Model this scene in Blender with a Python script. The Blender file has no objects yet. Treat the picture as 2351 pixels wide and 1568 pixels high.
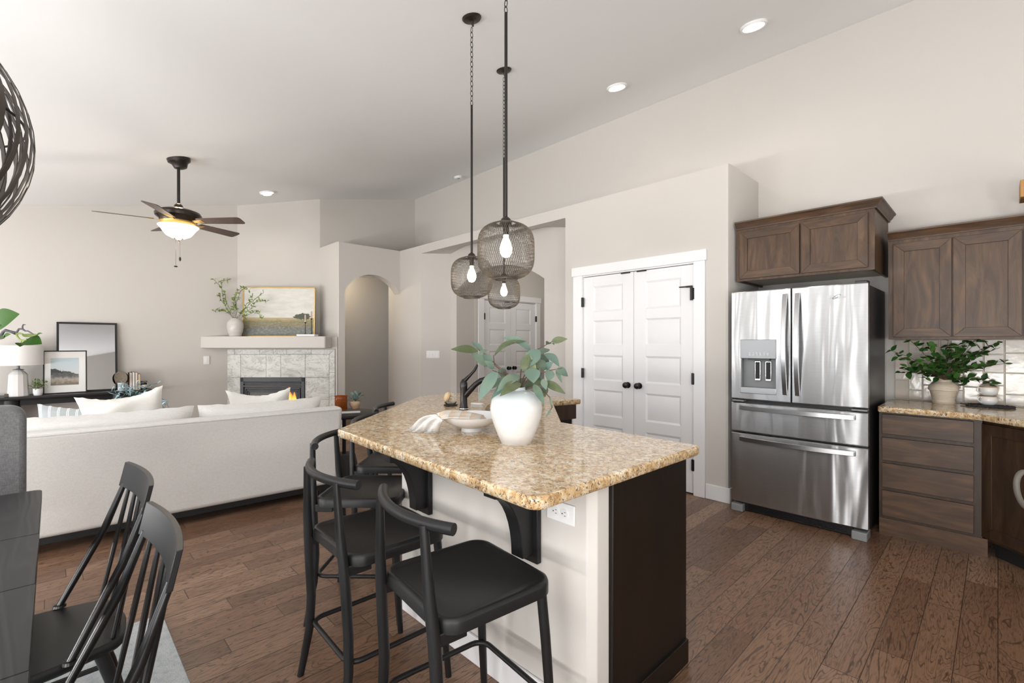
import bpy, math, random
from mathutils import Vector, Matrix
from mathutils.geometry import tessellate_polygon
random.seed(7)
S = bpy.context.scene
COL = S.collection
PI = math.pi
sin, cos, rad = math.sin, math.cos, math.radians

# ------------------------------------------------------------------ camera
CH = 1.35; YAW = rad(45.8); FPX = 1085.0
FW = Vector((-sin(YAW), cos(YAW), 0)); RT = Vector((cos(YAW), sin(YAW), 0)); CAM = Vector((0, 0, CH))
cd = bpy.data.cameras.new('camera'); cam = bpy.data.objects.new('camera', cd); COL.objects.link(cam)
cd.sensor_width = 36; cd.sensor_fit = 'HORIZONTAL'; cd.lens = FPX * 36 / 2351
cd.shift_y = (790 - 784) / 2351.0
cam.location = CAM; cam.rotation_euler = (PI / 2, 0, YAW)
cd.clip_start = 0.05; cd.clip_end = 100
S.camera = cam

def at(x, y, d):            # the place in the room seen at photo pixel x, y, d metres deep
    return CAM + FW * d + RT * ((x - 1175.5) / FPX * d) + Vector((0, 0, -(y - 790) / FPX * d))

# ------------------------------------------------------------------ light and exposure
S.view_settings.view_transform = 'Standard'; S.view_settings.look = 'None'
S.view_settings.gamma = 1; S.view_settings.exposure = -0.27
S.view_settings.use_curve_mapping = False
w = bpy.data.worlds.new('world'); S.world = w; w.use_nodes = True
w.node_tree.nodes['Background'].inputs[0].default_value = (0.80, 0.90, 1.0, 1)
w.node_tree.nodes['Background'].inputs[1].default_value = 1.2
S.cycles.max_bounces = 7; S.cycles.diffuse_bounces = 4; S.cycles.glossy_bounces = 4
S.cycles.transmission_bounces = 4; S.cycles.transparent_max_bounces = 6
S.cycles.caustics_reflective = False; S.cycles.caustics_refractive = False
S.cycles.sample_clamp_indirect = 4.0
S.cycles.use_denoising = True

def area(name, loc, rot, sx, sy, power, col=(1, 1, 1), spread=180):
    l = bpy.data.lights.new(name, 'AREA'); l.shape = 'RECTANGLE'; l.size = sx; l.size_y = sy
    l.energy = power; l.color = col; l.spread = rad(spread)
    o = bpy.data.objects.new(name, l); COL.objects.link(o); o.location = loc; o.rotation_euler = rot
    return o
DAY = (0.93, 0.96, 1.0)
# daylight through the three windows of the garden side and the windows behind the camera
WIN = [(-6.3, 2.2), (-3.2, 2.2), (0.2, 2.2)]
# (sky light straight in, and added upward fill lamps that brighten the ceiling)
for i, (x, ww) in enumerate(WIN):
    f_ = (.62, 1.1, 1.1)[i]
    for k in (-1, 0, 1): area('daylight', (x + k * ww / 3, -3.18, 1.40), (rad(90), 0, 0), ww / 3 - .16, 1.7, 17 * f_, DAY)
    area('ceiling_fill', (x, -3.12, .55), (rad(150), 0, 0), ww - .1, .5, 175 * f_, (1, .98, .95))
area('daylight', (2.33, -1.3, 1.45), (rad(90), 0, rad(90)), 2.0, 1.7, 12, DAY)
area('ceiling_fill', (2.27, -1.3, .75), (rad(155), 0, rad(90)), 2.0, .5, 175, (1, .98, .95))  # upward fill lamp added at the right wall to lift the ceiling
area('daylight', (2.33, 2.3, 1.55), (rad(90), 0, rad(90)), 2.2, 1.2, 2, DAY)
area('ceiling_fill', (2.27, 2.3, 1.15), (rad(160), 0, rad(90)), 2.2, .4, 40, (1, .98, .95))

def lamp(name, loc, power, col, r=0.03, spot=None, blend=.6):
    l = bpy.data.lights.new(name, 'SPOT' if spot else 'POINT'); l.energy = power; l.color = col; l.shadow_soft_size = r
    if spot: l.spot_size = rad(spot); l.spot_blend = blend
    o = bpy.data.objects.new(name, l); COL.objects.link(o); o.location = loc
    return o

# ------------------------------------------------------------------ material helper
MATS = {}
class N:
    def __init__(s, name):
        m = bpy.data.materials.new(name); m.use_nodes = True; s.m = m; s.t = m.node_tree
        s.b = s.t.nodes['Principled BSDF']; s.out = s.t.nodes['Material Output']; MATS[name] = m
        s._tc = None
    def n(s, kind, **kw):
        nd = s.t.nodes.new(kind)
        for k, v in kw.items(): setattr(nd, k, v)
        return nd
    def lk(s, a, b): s.t.links.new(a, b)
    def tc(s, which='Object'):
        if s._tc is None: s._tc = s.n('ShaderNodeTexCoord')
        return s._tc.outputs[which]
    def mp(s, v=None, scale=(1, 1, 1), loc=(0, 0, 0), rot=(0, 0, 0)):
        nd = s.n('ShaderNodeMapping'); s.lk(v or s.tc(), nd.inputs[0])
        nd.inputs[1].default_value = loc; nd.inputs[2].default_value = rot; nd.inputs[3].default_value = scale
        return nd.outputs[0]
    def noise(s, v, scale=5, detail=4, rough=.55, dist=0, col=False):
        nd = s.n('ShaderNodeTexNoise'); s.lk(v, nd.inputs['Vector']); nd.inputs['Scale'].default_value = scale
        nd.inputs['Detail'].default_value = detail; nd.inputs['Roughness'].default_value = rough
        nd.inputs['Distortion'].default_value = dist
        return nd.outputs[1 if col else 0]
    def vor(s, v, scale=5, feat='F1', out=0, rnd=1):
        nd = s.n('ShaderNodeTexVoronoi', feature=feat); s.lk(v, nd.inputs['Vector']); nd.inputs['Scale'].default_value = scale
        nd.inputs['Randomness'].default_value = rnd
        return nd.outputs[out]
    def ramp(s, f, stops, interp='LINEAR'):
        nd = s.n('ShaderNodeValToRGB'); s.lk(f, nd.inputs[0]); nd.color_ramp.interpolation = interp
        e = nd.color_ramp.elements
        while len(e) < len(stops): e.new(.5)
        for i, (p, c) in enumerate(stops):
            e[i].position = p; e[i].color = (c, c, c, 1) if isinstance(c, (int, float)) else (*c, 1)
        return nd.outputs[0]
    def mix(s, f, a, b, mode='MIX'):
        nd = s.n('ShaderNodeMix', data_type='RGBA', blend_type=mode)
        for i, v in ((0, f), (6, a), (7, b)):
            if isinstance(v, (int, float)): nd.inputs[i].default_value = v if i == 0 else (v, v, v, 1)
            elif isinstance(v, tuple): nd.inputs[i].default_value = (*v, 1)
            else: s.lk(v, nd.inputs[i])
        return nd.outputs[2]
    def math(s, op, a, b=None, c=None):
        nd = s.n('ShaderNodeMath', operation=op)
        for i, v in enumerate((a, b, c)):
            if v is None: continue
            if isinstance(v, (int, float)): nd.inputs[i].default_value = v
            else: s.lk(v, nd.inputs[i])
        return nd.outputs[0]
    def sep(s, v):
        nd = s.n('ShaderNodeSeparateXYZ'); s.lk(v, nd.inputs[0]); return nd.outputs
    def comb(s, x, y, z):
        nd = s.n('ShaderNodeCombineXYZ')
        for i, v in enumerate((x, y, z)):
            if isinstance(v, (int, float)): nd.inputs[i].default_value = v
            else: s.lk(v, nd.inputs[i])
        return nd.outputs[0]
    def bump(s, h, strength=.2, dist=.01):
        nd = s.n('ShaderNodeBump'); s.lk(h, nd.inputs['Height']); nd.inputs['Strength'].default_value = strength
        nd.inputs['Distance'].default_value = dist; s.lk(nd.outputs[0], s.b.inputs['Normal']); return nd
    def set(s, **kw):
        for k, v in kw.items():
            i = s.b.inputs[{'col': 'Base Color', 'rough': 'Roughness', 'metal': 'Metallic', 'spec': 'Specular IOR Level',
                            'trans': 'Transmission Weight', 'ior': 'IOR', 'ecol': 'Emission Color', 'estr': 'Emission Strength',
                            'alpha': 'Alpha', 'sheen': 'Sheen Weight', 'coat': 'Coat Weight', 'aniso': 'Anisotropic',
                            'sub': 'Subsurface Weight'}[k]]
            if isinstance(v, tuple): i.default_value = (*v, 1)
            elif isinstance(v, (int, float)): i.default_value = v
            else: s.lk(v, i)
        return s

def plain(name, col, rough=.5, metal=0, spec=.5, **kw):
    n = N(name); n.set(col=col, rough=rough, metal=metal, spec=spec, **kw); return n.m

def paint(name, col, rough=.75):
    n = N(name); v = n.tc()
    n.set(col=col, rough=rough, spec=.3)
    h = n.noise(v, 9, 3, .6); n.bump(n.ramp(h, [(.45, 0), (.62, 1)]), .12, .002); return n.m

paint('wall_paint', (0.60, 0.570, 0.535))
paint('ceiling_paint', (0.86, 0.87, 0.88), .85)
plain('white_trim', (0.86, 0.86, 0.87), .35)
plain('door_white', (0.84, 0.84, 0.855), .38)
plain('black_metal', (0.010, 0.010, 0.0105), .40, 0, .35)
plain('black_satin', (0.009, 0.009, 0.0095), .3, 0, .4)
plain('black_wood', (0.012, 0.012, 0.013), .42, 0, .35)
plain('bronze_dark', (0.030, 0.026, 0.023), .38, .6)
plain('oil_bronze', (0.035, 0.026, 0.020), .3, .5)
plain('faucet_bronze', (0.030, 0.027, 0.026), .22, .7)
plain('white_plastic', (0.85, 0.85, 0.84), .35)
plain('slot_black', (0.01, 0.01, 0.01), .6)
plain('grey_plastic', (0.23, 0.24, 0.245), .5)
plain('fridge_black', (0.012, 0.012, 0.013), .35)
plain('chrome', (0.7, 0.7, 0.7), .15, 1)
plain('mirror_glass', (0.42, 0.42, 0.43), .02, 1)
plain('brass', (0.55, 0.36, 0.11), .35, .85)
plain('paper_white', (0.84, 0.84, 0.82), .7)
plain('cabinet_underside', (0.50, 0.46, 0.38), .6)
plain('firebox_metal', (0.045, 0.046, 0.05), .4, .3)
plain('firebox_glass', (0.02, 0.02, 0.022), .08)
plain('lamp_ceramic', (0.70, 0.68, 0.67), .7)
plain('green_leaf', (0.035, 0.10, 0.022), .42)
plain('stem_brown', (0.09, 0.055, 0.035), .7)
plain('soil', (0.03, 0.02, 0.015), .9)
plain('candle_wax', (0.60, 0.48, 0.35), .6)
plain('concrete_black', (0.035, 0.033, 0.032), .75)
plain('brush_wood', (0.62, 0.45, 0.27), .55)
plain('bristle', (0.80, 0.72, 0.55), .8)
plain('book_cover', (0.10, 0.075, 0.06), .6)
plain('wood_box', (0.42, 0.22, 0.07), .6)
plain('grey_rim', (0.10, 0.09, 0.075), .6)

def emis(name, col, strg):
    n = N(name); n.set(col=(0.9, 0.9, 0.9), ecol=col, estr=strg); return n.m
emis('bulb_glow', (1.0, 0.80, 0.52), 14)
emis('can_glow', (1.0, 0.95, 0.86), 9)
emis('bowl_glow', (1.0, 0.88, 0.68), 2.6)

n = N('flame'); z = n.sep(n.tc('Generated'))[2]
n.set(col=(.1, .03, .0), ecol=n.ramp(z, [(0, (1, .5, .12)), (.6, (1, .25, .03)), (1, (.6, .06, .0))]), estr=3.0)

n = N('amber_glass'); n.set(col=(0.55, 0.13, 0.01), rough=.05, trans=.65, ior=1.45)
n = N('lamp_shade'); n.set(col=(0.84, 0.83, 0.82), rough=.85, sub=0); n.bump(n.noise(n.mp(scale=(60, 60, 400)), 1, 2), .15, .002)

# wide engineered hickory planks running along y
n = N('hickory_floor'); x, y, _ = n.sep(n.tc())
row = n.math('FLOOR', n.math('DIVIDE', x, .130)); wn = n.n('ShaderNodeTexWhiteNoise', noise_dimensions='1D'); n.lk(row, wn.inputs['W'])
yo = n.math('ADD', y, n.math('MULTIPLY', wn.outputs[0], 3.7))
rw2 = n.n('ShaderNodeTexWhiteNoise', noise_dimensions='1D'); n.lk(n.math('ADD', row, 31.7), rw2.inputs['W'])
ln = n.math('ADD', .72, n.math('MULTIPLY', rw2.outputs[0], .5)); q = n.math('DIVIDE', yo, ln); pl = n.math('FLOOR', q)
pid = n.n('ShaderNodeTexWhiteNoise', noise_dimensions='2D'); n.lk(n.comb(row, pl, 0), pid.inputs['Vector'])
r1, r2, r3 = n.sep(pid.outputs[1])
gv = n.comb(n.math('ADD', n.math('MULTIPLY', x, 1.0), n.math('MULTIPLY', r1, 20)), n.math('MULTIPLY', n.math('ADD', y, n.math('MULTIPLY', r2, 9)), .16), n.math('MULTIPLY', r3, 5))
g1 = n.noise(gv, 9, 3, .5, .6); rings = n.math('SINE', n.math('MULTIPLY', g1, 125))
fine = n.noise(n.comb(n.math('MULTIPLY', x, 9), n.math('MULTIPLY', y, 1.1), r1), 14, 5, .6)
base = n.ramp(r2, [(0, (0.155, 0.083, 0.048)), (.4, (0.210, 0.116, 0.069)), (.75, (0.250, 0.144, 0.088)), (1, (0.300, 0.180, 0.115))])
c = n.mix(n.ramp(rings, [(.78, 0), (.97, .68)]), base, (0.035, 0.018, 0.011))
c = n.mix(n.ramp(fine, [(.48, 0), (.68, .6)]), c, (0.045, 0.023, 0.014))
fx = n.math('FRACT', n.math('DIVIDE', x, .130)); fy = n.math('FRACT', q)
gx = n.math('MINIMUM', fx, n.math('SUBTRACT', 1, fx)); gy = n.math('MULTIPLY', n.math('MINIMUM', fy, n.math('SUBTRACT', 1, fy)), 7)
gap = n.ramp(n.math('MINIMUM', gx, gy), [(0.0, 1), (.009, .75), (.017, 0)])
c = n.mix(gap, c, (0.020, 0.011, 0.008))
n.set(col=c, rough=n.ramp(fine, [(.3, .27), (.7, .40)]), spec=.45)
n.bump(n.math('SUBTRACT', n.math('MULTIPLY', g1, .5), gap), .25, .004)

# granite
n = N('granite'); v = n.tc()
big = n.noise(v, 7, 5, .6, .4); mid = n.noise(v, 38, 5, .65, .3); sp = n.noise(n.mp(scale=(1.0, 1.35, 1)), 75, 4, .7, .9)
c = n.ramp(mid, [(.33, (0.30, 0.17, 0.075)), (.45, (0.54, 0.37, 0.19)), (.53, (0.69, 0.54, 0.34)), (.64, (0.78, 0.71, 0.58))])
c = n.mix(n.ramp(big, [(.42, 0), (.66, .45)]), c, (0.50, 0.31, 0.14))
c = n.mix(n.ramp(sp, [(.565, 0), (.60, .92)]), c, (0.055, 0.048, 0.050))
c = n.mix(n.ramp(n.noise(v, 110, 2), [(.62, 0), (.66, .8)]), c, (0.09, 0.075, 0.07))
n.set(col=c, rough=.07, spec=.55)

# stained knotty alder; vg = vertical grain, hg = horizontal grain
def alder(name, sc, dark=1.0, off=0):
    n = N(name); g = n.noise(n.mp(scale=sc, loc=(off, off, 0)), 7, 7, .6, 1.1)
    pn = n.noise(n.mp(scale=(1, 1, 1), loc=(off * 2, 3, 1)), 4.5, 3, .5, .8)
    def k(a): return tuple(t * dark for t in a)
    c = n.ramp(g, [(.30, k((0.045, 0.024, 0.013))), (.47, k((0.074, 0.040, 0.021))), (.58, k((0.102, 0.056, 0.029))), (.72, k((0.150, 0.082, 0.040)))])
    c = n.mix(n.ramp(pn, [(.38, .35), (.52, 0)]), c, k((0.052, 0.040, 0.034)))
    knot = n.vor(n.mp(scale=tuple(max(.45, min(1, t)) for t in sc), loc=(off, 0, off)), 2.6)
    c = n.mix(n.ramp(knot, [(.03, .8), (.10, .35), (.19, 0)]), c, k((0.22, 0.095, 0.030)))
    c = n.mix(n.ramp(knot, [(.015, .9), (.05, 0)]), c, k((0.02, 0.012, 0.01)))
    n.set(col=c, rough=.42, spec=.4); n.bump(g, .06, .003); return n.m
alder('alder_vertical', (2.2, 2.2, .35)); alder('alder_horizontal', (.35, 2.2, 2.2), 1, 4.3)
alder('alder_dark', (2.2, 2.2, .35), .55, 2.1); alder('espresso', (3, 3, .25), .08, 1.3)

# brushed stainless with the slight waviness of door skins
n = N('stainless'); v = n.tc()
br = n.noise(n.mp(scale=(3, 3, 260)), 3, 3, .6); wv = n.noise(n.mp(scale=(1.0, 1.0, .16)), 6.5, 2, .45, .3)
n.set(col=n.ramp(br, [(.3, (0.47, 0.475, 0.48)), (.7, (0.56, 0.565, 0.57))]), metal=1, rough=.30, aniso=.85); n.b.inputs['Anisotropic Rotation'].default_value = .25
tg = n.n('ShaderNodeTangent', direction_type='RADIAL', axis='Z'); n.lk(tg.outputs[0], n.b.inputs['Tangent'])
n.bump(wv, 1.0, .014)
n = N('control_steel'); n.set(col=(0.20, 0.203, 0.207), metal=1, rough=.35)
n = N('stainless_satin'); n.set(col=(0.52, 0.525, 0.53), metal=1, rough=.28)

def fabric(name, col, col2, sc=420, bs=.35, big=0):
    n = N(name); v = n.tc()
    a = n.noise(n.mp(scale=(1, 1, .12)), sc, 2, .6); b = n.noise(n.mp(scale=(.12, .12, 1)), sc, 2, .6)
    f = n.math('MULTIPLY', n.math('ADD', a, b), .5)
    c = n.mix(n.ramp(f, [(.40, 0), (.60, 1)]), col2, col)
    n.set(col=c, rough=.95, spec=.15, sheen=.15); n.bump(f, bs, .002); return n.m
fabric('linen_light', (0.70, 0.685, 0.66), (0.61, 0.595, 0.575), 420)
fabric('cushion_linen', (0.74, 0.725, 0.70), (0.66, 0.645, 0.62), 300)
fabric('grey_fabric', (0.19, 0.187, 0.19), (0.125, 0.123, 0.127), 420, .3)
fabric('pillow_white', (0.76, 0.74, 0.71), (0.70, 0.68, 0.64), 500, .15)
fabric('towel_linen', (0.74, 0.73, 0.71), (0.60, 0.59, 0.57), 400)
n = N('striped_fabric'); x, y, z = n.sep(n.tc()); f = n.math('FRACT', n.math('MULTIPLY', x, 19))
c = n.ramp(f, [(.0, (.72, .73, .72)), (.10, (.30, .33, .34)), (.16, (.70, .71, .70)), (.26, (.36, .39, .40)), (.95, (.38, .41, .42))], 'CONSTANT'); n.set(col=c, rough=.95)
n = N('rug_wool'); v = n.tc(); f = n.noise(v, 210, 3, .7); f2 = n.noise(n.mp(scale=(1, 1, 1)), 32, 5, .7)
n.set(col=n.mix(n.ramp(f2, [(.45, 0), (.65, .6)]), (0.60, 0.62, 0.63), (0.36, 0.42, 0.46)), rough=1, spec=.1); n.bump(f, .9, .006)
n = N('oak_black_table'); g = n.noise(n.mp(scale=(.5, 9, 1)), 9, 4, .6, 1.0); g2 = n.math('SINE', n.math('MULTIPLY', n.noise(n.mp(scale=(.25, 2.2, 1)), 3, 2), 90))
n.set(col=n.mix(n.ramp(g2, [(.2, 0), (1, .6)]), (0.014, 0.0145, 0.016), (0.028, 0.029, 0.031)), rough=.42, spec=.35); n.bump(g2, .12, .002)

# quartzite look fireplace tile, every tile shifted by its own number
n = N('stone_tile'); at_ = n.n('ShaderNodeAttribute', attribute_name='rnd'); v = n.n('ShaderNodeVectorMath', operation='ADD')
sc_ = n.n('ShaderNodeVectorMath', operation='SCALE'); n.lk(at_.outputs['Color'], sc_.inputs[0]); sc_.inputs['Scale'].default_value = 30
n.lk(n.tc(), v.inputs[0]); n.lk(sc_.outputs[0], v.inputs[1])
vv = n.mp(v.outputs[0], scale=(1, 1, 1.9), rot=(0, rad(24), 0))
d1 = n.noise(vv, 2.2, 5, .6, 1.5); d2 = n.noise(vv, 3.5, 6, .6, 2.5)
c = n.ramp(d1, [(.32, (0.38, 0.37, 0.34)), (.44, (0.57, 0.56, 0.51)), (.58, (0.66, 0.65, 0.61)), (.72, (0.50, 0.48, 0.42))])
c = n.mix(n.ramp(d2, [(.50, 0), (.52, .75), (.55, 0)]), c, (0.25, 0.245, 0.24)); n.set(col=c, rough=.35)

# glazed backsplash tiles, iridescent off-white
n = N('glazed_tile'); at_ = n.n('ShaderNodeAttribute', attribute_name='rnd'); f = n.noise(n.tc(), 9, 3, .5)
c = n.mix(.30, n.ramp(f, [(.35, (0.44, 0.42, 0.38)), (.65, (0.55, 0.47, 0.38))]), n.ramp(at_.outputs['Fac'], [(0, (0.42, 0.41, 0.38)), (.5, (0.56, 0.47, 0.36)), (1, (0.38, 0.40, 0.39))]))
n.set(col=c, rough=.14, spec=.5); n.bump(n.noise(n.tc(), 16, 2), .14, .008)
plain('grout', (0.60, 0.57, 0.50), .9); plain('dark_grout', (0.16, 0.155, 0.15), .9)

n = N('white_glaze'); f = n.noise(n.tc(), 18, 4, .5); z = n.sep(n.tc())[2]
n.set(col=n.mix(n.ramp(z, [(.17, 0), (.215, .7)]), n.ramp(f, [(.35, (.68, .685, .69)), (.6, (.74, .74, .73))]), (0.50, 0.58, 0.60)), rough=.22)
plain('white_ceramic', (0.80, 0.80, 0.81), .25)
n = N('stoneware'); z = n.sep(n.tc())[2]; n.set(col=n.mix(n.ramp(n.noise(n.mp(scale=(1, 1, 9)), 12, 3), [(.4, 0), (.7, .6)]), (0.60, 0.52, 0.41), (0.45, 0.37, 0.28)), rough=.6)
n = N('grey_glaze'); n.set(col=n.mix(n.ramp(n.noise(n.mp(scale=(1, 1, 30)), 6, 3), [(.4, 0), (.7, .6)]), (0.60, 0.575, 0.55), (0.50, 0.475, 0.45)), rough=.25)
n = N('mug_glaze'); z = n.sep(n.tc())[2]; n.set(col=n.ramp(z, [(0, (0.66, 0.69, 0.73)), (.045, (0.74, 0.71, 0.65)), (.055, (0.74, 0.70, 0.64)), (.060, (0.30, 0.21, 0.13))]), rough=.15)
n = N('terracotta_wood'); n.set(col=n.ramp(n.noise(n.mp(scale=(1, 1, 6)), 8, 4), [(.3, (.42, .27, .16)), (.7, (.60, .43, .29))]), rough=.6)
n = N('braid'); n.set(col=(0.035, 0.033, 0.034), rough=.95); n.bump(n.vor(n.tc(), 90), .8, .006)
n = N('marble_block'); n.set(col=n.ramp(n.noise(n.mp(scale=(1, 1, 5)), 20, 4, .6, 1), [(.35, (.40, .46, .46)), (.6, (.68, .70, .69))]), rough=.3)
n = N('bronze_disc'); n.set(col=n.ramp(n.noise(n.tc(), 40, 4), [(.3, (.06, .047, .033)), (.7, (.12, .095, .065))]), rough=.45, metal=.5)
n = N('eucalyptus_leaf'); at_ = n.n('ShaderNodeAttribute', attribute_name='rnd'); f = n.noise(n.tc(), 14, 2)
c = n.ramp(at_.outputs['Fac'], [(0, (0.055, 0.105, 0.072)), (.35, (0.125, 0.195, 0.165)), (.6, (0.062, 0.080, 0.034)), (.8, (0.17, 0.19, 0.10)), (.97, (0.45, 0.30, 0.10))])
n.set(col=n.mix(n.ramp(f, [(.4, 0), (.65, .45)]), c, (0.17, 0.20, 0.12)), rough=.55, spec=.25)
def leafmat(name, a, b, rough=.45):
    n = N(name); at_ = n.n('ShaderNodeAttribute', attribute_name='rnd'); n.set(col=n.ramp(at_.outputs['Fac'], [(0, a), (.75, b), (1, b)]), rough=rough, spec=.2)
leafmat('camellia_leaf', (0.012, 0.050, 0.010), (0.060, 0.150, 0.028)); leafmat('sprig_leaf', (0.10, 0.17, 0.03), (0.24, 0.32, 0.09))
leafmat('pale_blue_leaf', (0.24, 0.38, 0.44), (0.42, 0.58, 0.64)); leafmat('sage_leaf', (0.06, 0.12, 0.09), (0.28, 0.40, 0.36))
leafmat('small_green_leaf', (0.05, 0.10, 0.02), (0.26, 0.34, 0.14)); leafmat('magnolia_leaf', (0.014, 0.055, 0.006), (0.05, 0.12, 0.015), .6)
plain('yellow_leaf', (0.24, 0.31, 0.08), .6); plain('twig_grey', (0.10, 0.10, 0.11), .7)
n = N('fan_blade'); n.set(col=n.ramp(n.noise(n.mp(scale=(1, 12, 12)), 4, 4), [(.3, (.055, .036, .030)), (.7, (.085, .058, .048))]), rough=.4)
n = N('slat_bronze'); n.set(col=(0.050, 0.038, 0.030), rough=.35, metal=.3)

# the two pictures: sky, horizon, meadow / dune
n = N('meadow_painting'); x, y, z = n.sep(n.tc('Generated')); nz = n.noise(n.tc('Generated'), 9, 6, .65, .4); cl = n.noise(n.mp(n.tc('Generated'), (2, 2, 5)), 3, 5, .6)
sky = n.ramp(cl, [(.35, (.62, .61, .56)), (.65, (.72, .71, .67))]); zz = n.math('ADD', z, n.math('MULTIPLY', n.math('SUBTRACT', nz, .5), .16))
land = n.ramp(zz, [(.02, (.17, .19, .20)), (.16, (.12, .14, .14)), (.24, (.23, .19, .10)), (.30, (.20, .20, .10)), (.36, (.48, .36, .18))])
land = n.mix(n.ramp(n.noise(n.tc('Generated'), 26, 5, .7), [(.45, 0), (.62, .55)]), land, (.36, .32, .22))
c = n.mix(n.ramp(z, [(.375, 0), (.385, 1)], 'LINEAR'), land, sky)
tx = n.math('MULTIPLY', n.math('SUBTRACT', x, .84), 1.0); tr = n.math('ADD', n.math('MULTIPLY', n.math('MULTIPLY', tx, tx), 26), n.math('MULTIPLY', n.math('ABSOLUTE', n.math('SUBTRACT', z, .405)), 7))
tr = n.math('ADD', tr, n.math('MULTIPLY', n.noise(n.tc('Generated'), 30, 3), 1.0)); c = n.mix(n.ramp(tr, [(.95, 1), (1.08, 0)]), c, (.075, .085, .06)); n.set(col=c, rough=.6)
n = N('dune_print'); x, y, z = n.sep(n.tc('Generated')); nz = n.noise(n.tc('Generated'), 8, 6, .65, .5)
sky = n.ramp(z, [(.5, (.60, .66, .68)), (1, (.50, .60, .66))]); rid = n.math('ADD', n.math('SUBTRACT', z, n.math('SUBTRACT', .62, n.math('MULTIPLY', x, .25))), n.math('MULTIPLY', n.math('SUBTRACT', nz, .5), .25))
land = n.ramp(n.math('ADD', z, n.math('MULTIPLY', n.math('SUBTRACT', nz, .5), .5)), [(.05, (.20, .17, .13)), (.2, (.42, .37, .31)), (.32, (.13, .13, .12)), (.5, (.035, .036, .04)), (.62, (.05, .05, .05))])
n.set(col=n.mix(n.ramp(rid, [(.0, 0), (.03, 1)]), land, sky), rough=.5)

# expanded metal mesh, real holes cut by the pattern
plain('mesh_wire', (0.10, 0.088, 0.075), .45, .5)

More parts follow.
